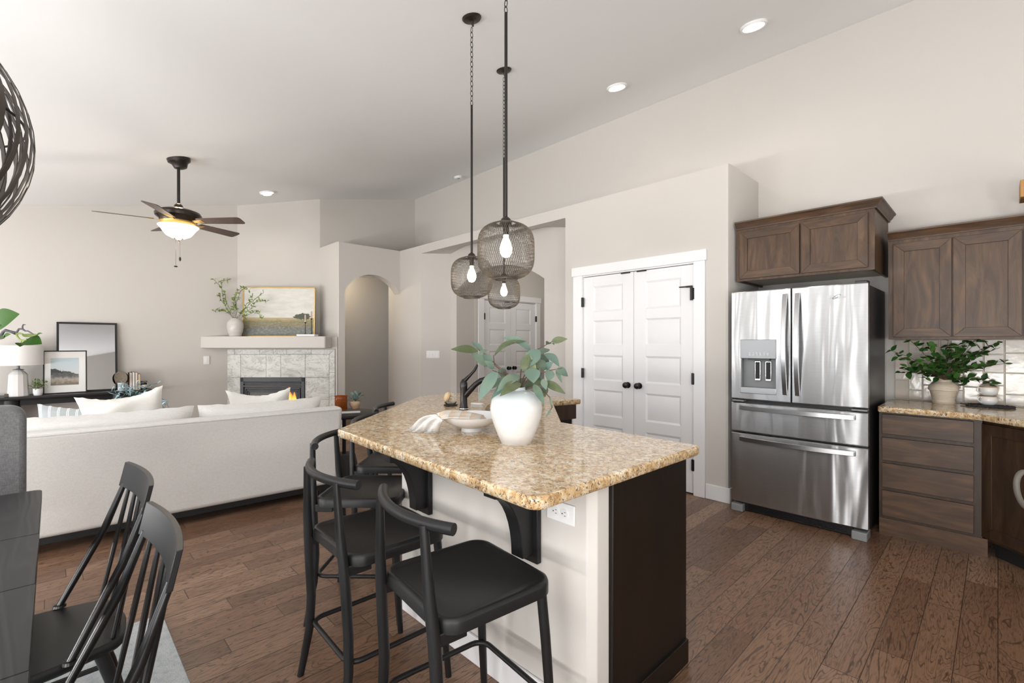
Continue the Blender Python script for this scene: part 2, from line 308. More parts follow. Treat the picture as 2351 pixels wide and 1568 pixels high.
# ------------------------------------------------------------------ mesh builder
class MB:
    def __init__(s): s.v = []; s.f = []; s.r = []; s.cur = None
    def add(s, vs, fs):
        o = len(s.v); s.v += [Vector(p) for p in vs]; s.f += [tuple(o + i for i in f) for f in fs]
        s.r += [s.cur] * len(fs); return s
    def box(s, x0, x1, y0, y1, z0, z1):
        x0, x1 = sorted((x0, x1)); y0, y1 = sorted((y0, y1)); z0, z1 = sorted((z0, z1))
        return s.add([(x0, y0, z0), (x1, y0, z0), (x1, y1, z0), (x0, y1, z0), (x0, y0, z1), (x1, y0, z1), (x1, y1, z1), (x0, y1, z1)],
                     [(3, 2, 1, 0), (4, 5, 6, 7), (0, 1, 5, 4), (1, 2, 6, 5), (2, 3, 7, 6), (3, 0, 4, 7)])
    def hexa(s, b, t):      # bottom 4 (ccw from above) and top 4
        return s.add(list(b) + list(t), [(3, 2, 1, 0), (4, 5, 6, 7), (0, 1, 5, 4), (1, 2, 6, 5), (2, 3, 7, 6), (3, 0, 4, 7)])
    def ext(s, poly, vec):  # planar polygon pulled along vec
        n = len(poly); vec = Vector(vec); a = [Vector(p) for p in poly]
        nr = Vector((0, 0, 0))
        for i in range(n): nr += a[i].cross(a[(i + 1) % n])
        if nr.dot(vec) > 0: a.reverse()
        b = [p + vec for p in a]
        return s.add(a + b, [tuple(range(n)), tuple(range(2 * n - 1, n - 1, -1))] + [(i, n + i, n + (i + 1) % n, (i + 1) % n) for i in range(n)])
    def prism(s, poly, z0, z1): return s.ext([(p[0], p[1], z0) for p in poly], (0, 0, z1 - z0))
    def tube(s, pts, r, n=10, closed=False, caps=True, flat=None):
        pts = [Vector(p) for p in pts]; m = len(pts); rs = r if isinstance(r, (list, tuple)) else [r] * m
        vs = []; up = None
        for i, p in enumerate(pts):
            if closed: t = (pts[(i + 1) % m] - pts[i - 1])
            else: t = pts[min(i + 1, m - 1)] - pts[max(i - 1, 0)]
            t.normalize()
            if up is None:
                up = Vector((0, 0, 1)) if abs(t.z) < .9 else Vector((1, 0, 0))
            u = up - t * up.dot(t)
            if u.length < 1e-4: u = t.orthogonal()
            u.normalize(); up = u; w_ = t.cross(u)
            for k in range(n):
                a = 2 * PI * k / n
                vs.append(p + u * (cos(a) * rs[i]) + w_ * (sin(a) * rs[i] * (flat or 1)))
        fs = []
        for i in range(m if closed else m - 1):
            j = (i + 1) % m
            for k in range(n): fs.append((i * n + k, i * n + (k + 1) % n, j * n + (k + 1) % n, j * n + k))
        if caps and not closed: fs += [tuple(range(n - 1, -1, -1)), tuple((m - 1) * n + k for k in range(n))]
        return s.add(vs, fs)
    def lathe(s, prof, n=32, c=(0, 0, 0), axis=None, sx=1, sy=1):
        vs = []; c = Vector(c); M = Matrix.Identity(3) if axis is None else Vector(axis).to_track_quat('Z', 'Y').to_matrix()
        for r, z in prof:
            for k in range(n):
                a = 2 * PI * k / n; vs.append(c + M @ Vector((r * cos(a) * sx, r * sin(a) * sy, z)))
        fs = [(i * n + k, i * n + (k + 1) % n, (i + 1) * n + (k + 1) % n, (i + 1) * n + k) for i in range(len(prof) - 1) for k in range(n)]
        if prof[0][0] > 1e-5: fs.append(tuple(range(n - 1, -1, -1)))
        if prof[-1][0] > 1e-5: fs.append(tuple((len(prof) - 1) * n + k for k in range(n)))
        return s.add(vs, fs)
    def leaf(s, b, t, wd, nrm=(0, 0, 1), bend=0., fold=.25, n=6, rnd=None, wave=0):
        b = Vector(b); t = Vector(t); d = t - b; L = d.length; dn = d.normalized(); nr = Vector(nrm); side = dn.cross(nr)
        if side.length < 1e-3: side = dn.orthogonal()
        side.normalize(); up = side.cross(dn); vs = []
        old = s.cur; s.cur = random.random() if rnd is None else rnd
        for i in range(n + 1):
            q = i / n; ww = wd * .5 * (sin(PI * min(1, q ** .8)) ** .9) + (.0006 if i in (0, n) else 0)
            c = b + d * q + up * (bend * L * sin(PI * q)) ; f = ww * fold + wave * sin(q * 9) * wd
            vs += [c - side * ww + up * f, c, c + side * ww + up * f * (1 - .3 * wave)]
        fs = []
        for i in range(n): k = i * 3; fs += [(k, k + 1, k + 4, k + 3), (k + 1, k + 2, k + 5, k + 4)]
        s.add(vs, fs); s.cur = old; return s
    def build(s, name, mat, parent=None, bevel=0, seg=2, sub=0, loc=None, rot=None, ang=38, xf=None):
        me = bpy.data.meshes.new(name)
        vs = [xf @ p for p in s.v] if xf is not None else s.v
        me.from_pydata([tuple(p) for p in vs], [], s.f); me.update()
        if any(r is not None for r in s.r):
            at = me.attributes.new('rnd', 'FLOAT_COLOR', 'CORNER'); i = 0
            for f, r in zip(me.polygons, s.r):
                r = .5 if r is None else r
                for li in f.loop_indices: at.data[li].color = (r, (r * 7.13) % 1, (r * 3.71) % 1, 1)
        me.polygons.foreach_set('use_smooth', [True] * len(me.polygons))
        me.set_sharp_from_angle(angle=rad(ang))
        me.materials.append(MATS[mat] if isinstance(mat, str) else mat)
        o = bpy.data.objects.new(name, me); COL.objects.link(o)
        if parent is not None: o.parent = parent
        if loc is not None: o.location = loc
        if rot is not None: o.rotation_euler = rot
        if bevel:
            b = o.modifiers.new('bevel', 'BEVEL'); b.width = bevel; b.segments = seg; b.limit_method = 'ANGLE'; b.angle_limit = rad(40); b.harden_normals = False
        if sub:
            b = o.modifiers.new('sub', 'SUBSURF'); b.levels = sub; b.render_levels = sub
        return o

def thing(name, label, cat, loc=(0, 0, 0), rz=0, group=None):
    o = bpy.data.objects.new(name, None); COL.objects.link(o); o.location = loc; o.rotation_euler = (0, 0, rz)
    o.empty_display_size = .1; o['label'] = label; o['category'] = cat
    if group: o['group'] = group
    return o
def tag(o, label, cat, group=None):
    o['label'] = label; o['category'] = cat
    if group: o['group'] = group
    return o
def struct(o): o['kind'] = 'structure'; return o
def dup(root, loc, rz, label, rx=None):
    r = root.copy(); COL.objects.link(r); r.location = loc; r.rotation_euler = (0, 0, rz) if rx is None else rx; r['label'] = label
    for ch in list(root.children):
        c = ch.copy(); COL.objects.link(c); c.parent = r
        for g in list(ch.children):
            d = g.copy(); COL.objects.link(d); d.parent = c
    return r
def arc(cx, cy, r, a0, a1, n): return [(cx + r * cos(rad(a0 + (a1 - a0) * i / n)), cy + r * sin(rad(a0 + (a1 - a0) * i / n))) for i in range(n + 1)]
def rrect(x0, x1, y0, y1, r, n=6):
    return arc(x1 - r, y1 - r, r, 0, 90, n) + arc(x0 + r, y1 - r, r, 90, 180, n) + arc(x0 + r, y0 + r, r, 180, 270, n) + arc(x1 - r, y0 + r, r, 270, 360, n)
def round_poly(poly, radii, n=6):
    out = []; m = len(poly)
    for i, p in enumerate(poly):
        r = radii[i] if isinstance(radii, (list, tuple)) else radii
        p = Vector(p); a = (Vector(poly[i - 1]) - p).normalized(); b = (Vector(poly[(i + 1) % m]) - p).normalized()
        if r <= 0: out.append(tuple(p)); continue
        th = a.angle(b) / 2; d = r / math.tan(th); p0 = p + a * d; p1 = p + b * d
        for k in range(n + 1):
            t = k / n; q = (p0 * (1 - t) + p * t) * (1 - t) + (p * (1 - t) + p1 * t) * t; out.append(tuple(q))
    return out
def offset(poly, d):
    out = []; m = len(poly)
    for i in range(m):
        p = Vector(poly[i]); a = (p - Vector(poly[i - 1])).normalized(); b = (Vector(poly[(i + 1) % m]) - p).normalized()
        na = Vector((-a.y, a.x)); nb = Vector((-b.y, b.x)); t = na + nb
        t = t / max(.3, t.length_squared) * 2; out.append(tuple(p + t * d))
    return out
def slab(poly, z0, z1, e=.005, hole=None):          # ccw polygon with an eased edge and an optional hole
    m = MB(); lay = [(z0, e), (z0 + e, 0), (z1 - e, 0), (z1 - e * .3, e * .3), (z1, e)]; n_ = len(poly); vs = []
    for z, of in lay: vs += [(p[0], p[1], z) for p in offset(poly, of)]
    fs = [(i * n_ + k, i * n_ + (k + 1) % n_, (i + 1) * n_ + (k + 1) % n_, (i + 1) * n_ + k) for i in range(len(lay) - 1) for k in range(n_)]
    m.add(vs, fs)
    for z, up in ((z0, False), (z1, True)):
        pl = [Vector((p[0], p[1], z)) for p in offset(poly, e)]; loops = [pl]
        if hole: loops.append([Vector((p[0], p[1], z)) for p in hole])
        allv = [p for l in loops for p in l]; tr = tessellate_polygon(loops); ff = []
        for t in tr:
            a, b, c = [allv[i] for i in t]; nz = (b - a).cross(c - a).z
            if abs(nz) < 1e-12: continue
            ff.append(tuple(t) if (nz > 0) == up else tuple(reversed(t)))
        m.add(allv, ff)
    if hole:
        k = len(hole); m.add([(p[0], p[1], z0) for p in hole] + [(p[0], p[1], z1) for p in hole], [(i, k + i, k + (i + 1) % k, (i + 1) % k) for i in range(k)])
    return m
def CZ(y): return 4.031 + .2097 * (y - 4.82)        # the sloped ceiling

# ================================================================== the room shell
struct(MB().box(-8.6, 2.45, -3.3, 7.6, -.1, 0).build('floor', 'hickory_floor'))
m = MB(); m.hexa([(-8.3, -3.3, CZ(-3.3)), (2.45, -3.3, CZ(-3.3)), (2.45, 5.0, CZ(5.0)), (-8.3, 5.0, CZ(5.0))], [(-8.3, -3.3, CZ(-3.3) + .12), (2.45, -3.3, CZ(-3.3) + .12), (2.45, 5.0, CZ(5) + .12), (-8.3, 5.0, CZ(5) + .12)])
struct(m.build('ceiling', 'ceiling_paint'))
m = MB(); m.ext([(-7.66, 4.82, 2.70), (-1.60, 4.82, 2.70), (-1.60, 4.82, 0), (2.42, 4.82, 0), (2.42, 4.82, 4.05), (-7.66, 4.82, 4.05)], (0, .12, 0))
struct(m.build('wall_back', 'wall_paint'))
def wy(m, x0, x1, y0, y1, z0=0):        # wall piece whose top follows the ceiling
    a, b = min(y0, y1), max(y0, y1); t0, t1 = CZ(a) + .03, CZ(b) + .03
    m.hexa([(x0, a, z0), (x1, a, z0), (x1, b, z0), (x0, b, z0)], [(x0, a, t0), (x1, a, t0), (x1, b, t1), (x0, b, t1)]); return m
struct(wy(MB(), -8.12, -8.0, -3.2, 2.02).build('wall_left', 'wall_paint'))
m = MB(); m.hexa([(-8.0, 2.0, 0), (-7.54, 3.06, 0), (-7.65, 3.11, 0), (-8.11, 2.05, 0)], [(-8.0, 2.0, CZ(2) + .03), (-7.54, 3.06, CZ(3.06) + .03), (-7.65, 3.11, CZ(3.11) + .03), (-8.11, 2.05, CZ(2.05) + .03)])
struct(m.build('wall_left_corner', 'wall_paint'))
m = MB(); wy(m, -7.66, -7.54, 3.06, 4.82, 2.72); struct(m.build('wall_left_upper', 'wall_paint'))
# rear wall with two windows, garden wall with three
def wall_holes(name, fixed, axis, a0, a1, holes, top):
    m = MB(); t = .12; cuts = sorted(set([a0, a1] + [h[0] for h in holes] + [h[1] for h in holes]))
    for p, q in zip(cuts, cuts[1:]):
        hs = [h for h in holes if h[0] <= p + 1e-6 and h[1] >= q - 1e-6]; segs = [(0, None)] if not hs else [(0, hs[0][2]), (hs[0][3], None)]
        for z0, z1 in segs:
            if axis == 'x':
                zt = top(fixed) if z1 is None else z1; m.box(p, q, fixed - t, fixed, z0, zt)
            else:
                ta, tb = (top(p), top(q)) if z1 is None else (z1, z1)
                m.hexa([(fixed, p, z0), (fixed + t, p, z0), (fixed + t, q, z0), (fixed, q, z0)], [(fixed, p, ta), (fixed + t, p, ta), (fixed + t, q, tb), (fixed, q, tb)])
    return struct(m.build(name, 'wall_paint'))
wall_holes('wall_front', -3.2, 'x', -8.12, 2.42, [(x - ww / 2, x + ww / 2, .3, 2.3) for x, ww in WIN], lambda y: CZ(-3.2) + .02)
wall_holes('wall_right', 2.35, 'y', -3.2, 4.82, [(-2.35, -.25, .55, 2.35), (1.15, 3.45, .95, 2.2)], lambda y: CZ(y) + .03)
k = 1
for x, ww in WIN:
    m = MB(); x0, x1 = x - ww / 2, x + ww / 2
    for a, b in ((x0, x0 + .08), (x1 - .08, x1), (x - ww / 6 - .08, x - ww / 6 + .08), (x + ww / 6 - .08, x + ww / 6 + .08)): m.box(a, b, -3.30, -3.16, .3, 2.3)
    m.box(x0, x1, -3.30, -3.21, .3, .35); m.box(x0, x1, -3.30, -3.21, 2.25, 2.3)
    struct(m.build('window_%d' % k, 'white_trim')); k += 1
for y0, y1, z0, z1 in ((-2.35, -.25, .55, 2.35), (1.15, 3.45, .95, 2.2)):
    m = MB()
    for a, b in ((y0, y0 + .05), (y1 - .05, y1), ((y0 + y1) / 2 - .03, (y0 + y1) / 2 + .03)): m.box(2.36, 2.44, a, b, z0, z1)
    m.box(2.36, 2.44, y0, y1, z0, z0 + .05); m.box(2.36, 2.44, y0, y1, z1 - .05, z1)
    struct(m.build('window_%d' % k, 'white_trim')); k += 1

# pantry wall: a lower box in front of the tall back wall, its top is a plant ledge
YP = 4.11; ZL = 2.885; T = .13
m = MB()
m.prism([(-7.29, YP + .05), (-7.275, YP + .015), (-7.24, YP), (-6.25, YP), (-6.25, YP + T), (-7.29, YP + T)], 0, ZL)
m.box(-6.25, -3.37, YP, YP + .12, 2.7606, ZL)                       # above the hall opening
m.box(-3.37, -3.135, YP, YP + T, 0, ZL)
m.box(-3.135, -1.885, YP, YP + T, 2.085, ZL)
m.box(-1.885, -1.615, YP, YP + T, 0, ZL)
m.prism([(-1.70, YP + T), (-1.615, YP + T), (-1.615, YP), (-1.598, YP + .005), (-1.59, YP + .025), (-1.59, 4.82), (-1.70, 4.82)], 0, ZL)
m.box(-7.6, -1.70, YP + T, 4.82, ZL - .02, ZL)                    # ledge
struct(m.build('wall_pantry', 'wall_paint'))
m = MB(); m.box(-3.13, -1.89, YP + .06, YP + .16, 0, 2.09); struct(m.build('wall_pantry_inner', 'wall_paint'))
# hall opening: slanted left jamb, arched soffit, arched hall wall behind
m = MB()
m.hexa([(-6.25, YP, 0), (-5.96, 4.46, 0), (-6.06, 4.56, 0), (-6.35, YP + .13, 0)], [(-6.25, YP, 2.80), (-5.96, 4.46, 2.80), (-6.06, 4.56, 2.80), (-6.35, YP + .13, 2.80)])
fr, bk = [], []; K = 24
for i in range(K + 1):
    t = i / K; fr.append((-6.25 + t * 2.88, YP, 2.76)); bk.append((-5.96 + t * 2.33, 4.46, 2.76 + .12 * (1 - (2 * t - 1) ** 2)))
m.add([Vector(p) for p in fr] + [Vector(p) for p in bk], [(i, i + 1, K + 2 + i, K + 1 + i) for i in range(K)]); m.add([fr[-1], bk[-1], (-3.36, 4.46, 2.76)], [(0, 2, 1)]); m.box(-3.60, -3.30, 4.115, 4.47, 2.768, 2.87)
struct(m.build('wall_hall_soffit', 'wall_paint'))
def arch_top(a0, a1, zs, rise, n=20):
    out = []; c = (a0 + a1) / 2; hw = (a1 - a0) / 2; R = (hw * hw + rise * rise) / (2 * rise)
    for i in range(n + 1):
        a = a0 + (a1 - a0) * i / n; out.append((a, zs + math.sqrt(max(0, R * R - (a - c) ** 2)) - (R - rise)))
    return out
m = MB(); ar = arch_top(-5.81, -4.00, 2.18, .27)
m.box(-5.96, -5.81, 4.46, 4.82, 0, 2.90); m.box(-4.00, -3.37, 4.46, 4.60, 0, 2.90)
m.ext([(a, 4.46, z) for a, z in ar] + [(-4.00, 4.46, 2.92), (-5.81, 4.46, 2.92)], (0, .14, 0))
m.box(-3.47, -3.37, YP + T, 4.6, 0, ZL - .02)
struct(m.build('wall_hall_arch', 'wall_paint'))
m = MB(); m.box(-5.92, -5.80, 4.82, 4.99, 0, 2.9); m.box(-5.92, -5.80, 6.245, 7.5, 0, 2.9); m.box(-5.92, -5.80, 4.99, 6.245, 2.085, 2.9); m.box(-5.98, -5.92, 4.9, 6.4, 0, 2.3); struct(m.build('wall_hall_left', 'wall_paint'))
m = MB(); m.box(-5.92, -3.3, 7.4, 7.5, 0, 2.9); struct(m.build('wall_hall_end', 'wall_paint'))
m = MB(); m.box(-3.42, -3.3, 4.6, 7.5, 0, 2.9); struct(m.build('wall_hall_right', 'wall_paint'))
m = MB(); m.box(-5.9, -3.3, 4.94, 7.5, 2.7, 2.8); struct(m.build('ceiling_hall', 'ceiling_paint'))
# niche wall with the arched passage to the left of the pantry wall
m = MB(); ar = arch_top(3.17, 4.11, 2.17, .275)
m.prism([(-6.88, 3.075), (-6.88, 3.17), (-7.05, 3.17), (-7.05, 3.06), (-6.895, 3.06)], 0, ZL)
m.ext([(-6.88, a, z) for a, z in ar] + [(-6.88, 4.11, ZL), (-6.88, 3.17, ZL)], (-.17, 0, 0))
m.box(-7.56, -7.05, 3.06, 3.16, 0, ZL); m.box(-7.6, -7.05, 3.16, 4.82, ZL - .02, ZL); m.box(-7.6, -7.05, 4.11, 4.24, 2.5, ZL)
struct(m.build('wall_niche', 'wall_paint'))
struct(MB().box(-8.42, -8.3, 3.0, 6.0, 0, 2.9).build('wall_passage', 'wall_paint'))
struct(MB().box(-8.4, -7.0, 5.9, 6.0, 0, 2.9).build('wall_passage_end', 'wall_paint'))
struct(MB().box(-8.4, -7.56, 3.05, 3.14, 0, 2.9).build('wall_passage_side', 'wall_paint'))
struct(MB().box(-8.4, -7.62, 3.1, 6.0, 2.6, 2.7).build('ceiling_passage', 'ceiling_paint'))
lamp('passage_light', (-7.75, 3.55, 2.5), 16, (1, .84, .62), .04)
lamp('hall_light', (-4.6, 5.8, 2.55), 16, (1, .92, .82), .08)

def basebd(name, p, q, h=.13, t=.016, side=1):
    p = Vector((*p, 0)); q = Vector((*q, 0)); d = (q - p).normalized(); nn = Vector((-d.y, d.x, 0)) * t * side
    m = MB(); m.hexa([p, q, q + nn, p + nn] if side > 0 else [q, p, p + nn, q + nn], [v + Vector((0, 0, h)) for v in ([p, q, q + nn, p + nn] if side > 0 else [q, p, p + nn, q + nn])])
    return struct(m.build(name, 'white_trim', bevel=.004))
basebd('baseboard_right', (-1.785, YP), (-1.575, YP), side=-1)
basebd('baseboard_right_end', (-1.59, YP), (-1.59, 4.8), side=-1)
basebd('baseboard_back', (-7.23, YP), (-6.25, YP), side=-1)
basebd('baseboard_middle', (-3.37, YP), (-3.26, YP), side=-1)
basebd('baseboard_niche', (-6.88, 3.06), (-6.88, 3.17), side=-1)
basebd('baseboard_left', (-8.0, -3.2), (-8.0, 1.57), side=-1)

# double doors with five raised panels each
def door_leaf(m, x0, x1, px0, px1, z0, z1, rows, th=.035):      # front face at y=0, thickness towards +y
    zs = sorted(rows)
    m.box(x0, px0, 0, th, z0, z1); m.box(px1, x1, 0, th, z0, z1); c = z0
    for a, b in zs + [(z1, z1)]:
        m.box(px0, px1, 0, th, c, a)
        if b > a:
            e = .018; f = .034; dpt = .010
            m.add([(px0, 0, a), (px1, 0, a), (px1, 0, b), (px0, 0, b), (px0 + e, dpt, a + e), (px1 - e, dpt, a + e), (px1 - e, dpt, b - e), (px0 + e, dpt, b - e),
                   (px0 + f, dpt * .55, a + f), (px1 - f, dpt * .55, a + f), (px1 - f, dpt * .55, b - f), (px0 + f, dpt * .55, b - f)],
                  [(0, 1, 5, 4), (1, 2, 6, 5), (2, 3, 7, 6), (3, 0, 4, 7), (4, 5, 9, 8), (5, 6, 10, 9), (6, 7, 11, 10), (7, 4, 8, 11), (8, 9, 10, 11)])
        c = b
ROWS = [(.235, .495), (.60, .872), (.970, 1.232), (1.338, 1.597), (1.694, 1.958)]
def double_door(name, loc, rz, w_, label):                       # local: x along the wall, y into the wall
    r = bpy.data.objects.new(name, None); COL.objects.link(r); r.location = loc; r.rotation_euler = (0, 0, rz); struct(r); r['label'] = label
    h = w_ / 2; m = MB()
    m.box(-h - .125, -h - .004, -.018, 0, 0, 2.085); m.box(h + .004, h + .108, -.018, 0, 0, 2.085); m.box(-h - .14, h + .122, -.026, 0, 2.085, 2.182)
    m.box(-h - .02, -h - .002, 0, .06, 0, 2.085); m.box(h + .002, h + .02, 0, .06, 0, 2.085); m.box(-h - .02, h + .02, 0, .06, 2.072, 2.09)
    m.build('door_casing', 'white_trim', r, bevel=.003)
    for s in (-1, 1):
        a, b = (-h, -.002) if s < 0 else (.002, h); m = MB(); door_leaf(m, a, b, a + .128, b - .125, .012, 2.066, ROWS)
        lf = m.build('door_leaf', 'door_white', r, loc=(0, .010, 0), bevel=.0015)
        m = MB(); m.lathe([(.030, 0), (.031, .006), (.012, .010), (.010, .030), (.026, .036), (.031, .050), (.026, .062), (.008, .067), (0, .068)], 24, (s * .064, 0, .942), (0, -1, 0)); m.build('door_knob', 'black_satin', lf)
        for z in (1.80, 1.04, .27):
            m = MB(); m.box(s * h - .012, s * h + .014, -.020, -.003, z - .05, z + .05); m.tube([(s * h, -.018, z - .052), (s * h, -.018, z + .052)], .006); m.build('hinge', 'black_satin', r)
        m = MB(); m.box(s * .09 - .05, s * .09 + .05, -.003, .012, 2.056, 2.068); m.build('ball_catch', 'black_satin', r)
    return r
d1 = double_door('door_1', (-2.5105, YP, 0), 0, 1.227, 'white double pantry doors with five panels each beside the fridge')
m = MB(); m.box(.56, .612, -.034, -.026, 1.855, 1.872); m.box(.596, .616, -.036, -.022, 1.74, 1.87); m.tube([(.56, -.03, 1.864), (.50, -.045, 1.864)], .006); m.build('swing_latch', 'black_satin', d1)
double_door('door_2', (-5.80, 5.62, 0), rad(90), 1.227, 'white double closet doors seen through the hall arch')

# ================================================================== fireplace (stands at 45 degrees)
FD = 7.05; o0 = CAM + FW * FD + RT * ((628 - 1175.5) / FPX * FD); U = FD / FPX
def FX(px): return (px - 628) * U
def FZ(py_): return CH - (py_ - 790) * U
ff = thing('fireplace', 'corner gas fireplace with stone tile surround and plaster mantel', 'fireplace', (o0.x, o0.y, 0), YAW)
m = MB(); m.prism([(FX(473), .62), (FX(473), .03), (FX(478), .005), (FX(486), 0), (FX(774), 0), (FX(774), .35), (.6, .62)], 0, 1.455); m.build('chimney_breast', 'wall_paint', ff)
m = MB(); m.prism(round_poly([(FX(484), 0), (FX(484), -.25), (FX(762), -.25), (FX(762), 0)], [0, .03, .03, 0]), 1.292, 1.462); m.box(FX(484), FX(762), -.01, .34, 1.40, 1.462); m.build('mantel', 'wall_paint', ff, bevel=.012, seg=3)
m = MB(); YT = -.012
def tile(x0, x1, z0, z1, y=YT):
    g = .0022; m.cur = random.random(); m.box(x0 + g, x1 - g, y, .002, z0 + g, z1 - g)
xs = [493.5, 553.4, 611.9, 645.5, 701.2, 756.5]; xo = (480.5, 769.5); zt = 813.4; z1_, z2_, z3_ = 866.5, 917, 969; top = 801.5
for a, b in zip(xs, xs[1:]): tile(FX(a), FX(b), FZ(z1_), FZ(zt))
for a, b in ((xs[0], xs[1]), (xs[4], xs[5])):
    for c, d in ((z1_, z2_), (z2_, z3_), (z3_, 997)): tile(FX(a), FX(b), FZ(d), FZ(c))
hx = [480.5, 539.5, 597.5, 628, 658, 715, 769.5]
for i, (a, b) in enumerate(zip(hx, hx[1:])):
    g = .0022; m.cur = random.random(); a2 = xs[0] if i == 0 else a; b2 = xs[5] if i == 5 else b
    m.ext([(FX(a2) + g, YT, FZ(zt) + g), (FX(b2) - g, YT, FZ(zt) + g), (FX(b) - g, YT, FZ(top) - g), (FX(a) + g, YT, FZ(top) - g)], (0, .014, 0))
zz = [813.4, 855, 909, 962, 997]
for i, (a, b) in enumerate(zip(zz, zz[1:])):
    g = .0022
    for (o_, i_) in ((xo[0], xs[0]), (xo[1], xs[5])):
        m.cur = random.random(); t = top if i == 0 else a; sgn = 1 if o_ < i_ else -1
        m.ext([(FX(o_) + g * sgn, YT, FZ(b) + g), (FX(i_) - g * sgn, YT, FZ(b) + g), (FX(i_) - g * sgn, YT, FZ(a) - g), (FX(o_) + g * sgn, YT, FZ(t) - g)], (0, .014, 0))
m.build('tile_surround', 'stone_tile', ff)
m = MB(); m.box(FX(480), FX(770), -.002, .004, 0, FZ(801)); m.build('grout_bed', 'dark_grout', ff)
fx0, fx1, fz1 = FX(553.8), FX(700.8), FZ(867); fz0 = .10
m = MB()
m.box(fx0, fx0 + .05, -.030, .01, fz0, fz1); m.box(fx1 - .05, fx1, -.030, .01, fz0, fz1); m.box(fx0, fx1, -.030, .01, fz1 - .06, fz1); m.box(fx0, fx1, -.03, .01, fz0, fz0 + .08)
m.box(fx0 + .05, fx1 - .05, -.042, -.0, fz1 - .085, fz1 - .068); m.box(fx0 + .05, fx1 - .05, -.034, -.0, fz1 - .135, fz1 - .112)
for i in range(3):
    e = .065 + i * .022; y = -.028 + i * .008
    for a, b, c, d in ((fx0 + e, fx0 + e + .016, fz0 + e, fz1 - .09 - e), (fx1 - e - .016, fx1 - e, fz0 + e, fz1 - .09 - e), (fx0 + e, fx1 - e, fz1 - .106 - e, fz1 - .09 - e)): m.box(a, b, y, .0, c, d)
fb = m.build('firebox_frame', 'firebox_metal', ff, bevel=.002)
m = MB(); m.box(fx0 + .05, fx1 - .05, .012, .016, fz0 + .05, fz1 - .06); m.build('firebox_back', 'firebox_glass', ff)
for fxp, h, ww in ((670, .16, .035), (664, .27, .04), (676, .19, .035), (655, .17, .04)):
    z0_ = .46; x_ = FX(fxp); m = MB(); m.lathe([(.0, 0), (ww, .04), (ww * .9, h * .4), (ww * .35, h * .75), (0, h)], 10, (x_, -.002, z0_), None, 1, .3)
    m.build('flame', 'flame', ff)
m = MB(); m.tube([(fx0 + .12, -.003, .44), (fx1 - .12, -.003, .45)], .03, 8); m.build('log', 'stem_brown', ff)
def swplate(label, cat, name, loc, rz, w_, h, gang, horiz=False, group=None):
    r = thing(name, label, cat, loc, rz, group); MB().box(-w_ / 2, w_ / 2, -.006, 0, -h / 2, h / 2).build('cover_plate', 'white_plastic', r, bevel=.003)
    for g in range(gang):
        x_ = (g - (gang - 1) / 2) * .046; MB().box(x_ - .016, x_ + .016, -.010, -.005, -.033, .033).build('rocker_switch', 'white_plastic', r, bevel=.002)
    return r
p = at(466, 827, 6.85); swplate('single white wall switch left of the fireplace tile', 'light switch', 'light_switch', (-7.995, 1.60, p.z), rad(90), .075, .12, 1)
ja = math.atan2(.36, .29); jp = Vector((-6.25, YP, 0)).lerp(Vector((-5.96, 4.46, 0)), .40)
swplate('white four-gang rocker switch plate on the slanted hall jamb', 'light switch', 'light_switch', (jp.x, jp.y, 1.19), ja, .205, .115, 4)

# ================================================================== ceiling fixtures
tilt = math.atan(.2097)
def downlight(x, y, label, pw=15, drop=0):
    z = CZ(y); r = thing('recessed_light', label, 'ceiling light', (x, y, z), 0, 'round recessed lights in the sloped ceiling'); r.rotation_euler = (tilt, 0, 0)
    MB().lathe([(.098, -.008), (.096, .002), (.080, .002), (.078, -.016), (.092, -.018), (.098, -.008)], 32).build('trim_ring', 'white_plastic', r)
    MB().lathe([(0, -.016), (.050, -.0155), (.079, -.013), (.079, .0)] if not drop else [(0, -.05), (.05, -.04), (.065, -.012), (.07, 0)], 32).build('lens', 'can_glow', r)
    lamp('downlight', (x, y + .02, z - .06), pw, (1, .87, .70), .06, 150, .9)
downlight(-1.334, 3.933, 'round recessed ceiling light above the fridge, nearer of the kitchen pair')
downlight(-2.572, 3.915, 'round recessed ceiling light above the pantry doors, farther of the kitchen pair')
downlight(-7.108, 2.145, 'round recessed ceiling light with bulging bulb in front of the fireplace', 16, 1)
x, y = -5.891, 4.554; r = thing('smoke_detector', 'small white round smoke detector on ceiling near the back wall', 'smoke detector', (x, y, CZ(y))); r.rotation_euler = (tilt, 0, 0)
MB().lathe([(.065, .0), (.065, -.02), (.055, -.032), (0, -.034)], 24).build('housing', 'white_plastic', r)
MB().lathe([(.02, -.034), (.018, -.038), (0, -.039)], 16).build('sensor_cap', 'grey_plastic', r)

# mesh pendants
PR = .131
def prof(t):            # barrel silhouette, t 0 (bottom) .. 1 (top)
    H_ = .262; z = H_ * t; q = 2 * t - 1; rr = PR * (1 - abs(q) ** 3.6) ** (1 / 2.4); return max(rr, .052 if t < .5 else .024), z
def build_pendant_body(r):
    m = MB(); K = 80; T0, T1 = .012, .988; nseg = 20
    for dr in (-1, 1):
        for k in range(K):
            pts = []
            for i in range(nseg + 1):
                t = T0 + (T1 - T0) * (.5 - .5 * cos(PI * i / nseg)); rr, z = prof(t); a = 2 * PI * k / K + dr * t * .62
                pts.append((rr * cos(a), rr * sin(a), z))
            m.tube(pts, .00095, 3, caps=False)
    b0 = prof(.012); b1 = prof(.988)
    m.tube([(b0[0] * cos(2 * PI * i / 32), b0[0] * sin(2 * PI * i / 32), b0[1]) for i in range(32)], .003, 6, True)
    m.tube([(b1[0] * cos(2 * PI * i / 32), b1[0] * sin(2 * PI * i / 32), b1[1]) for i in range(32)], .003, 6, True)
    return m
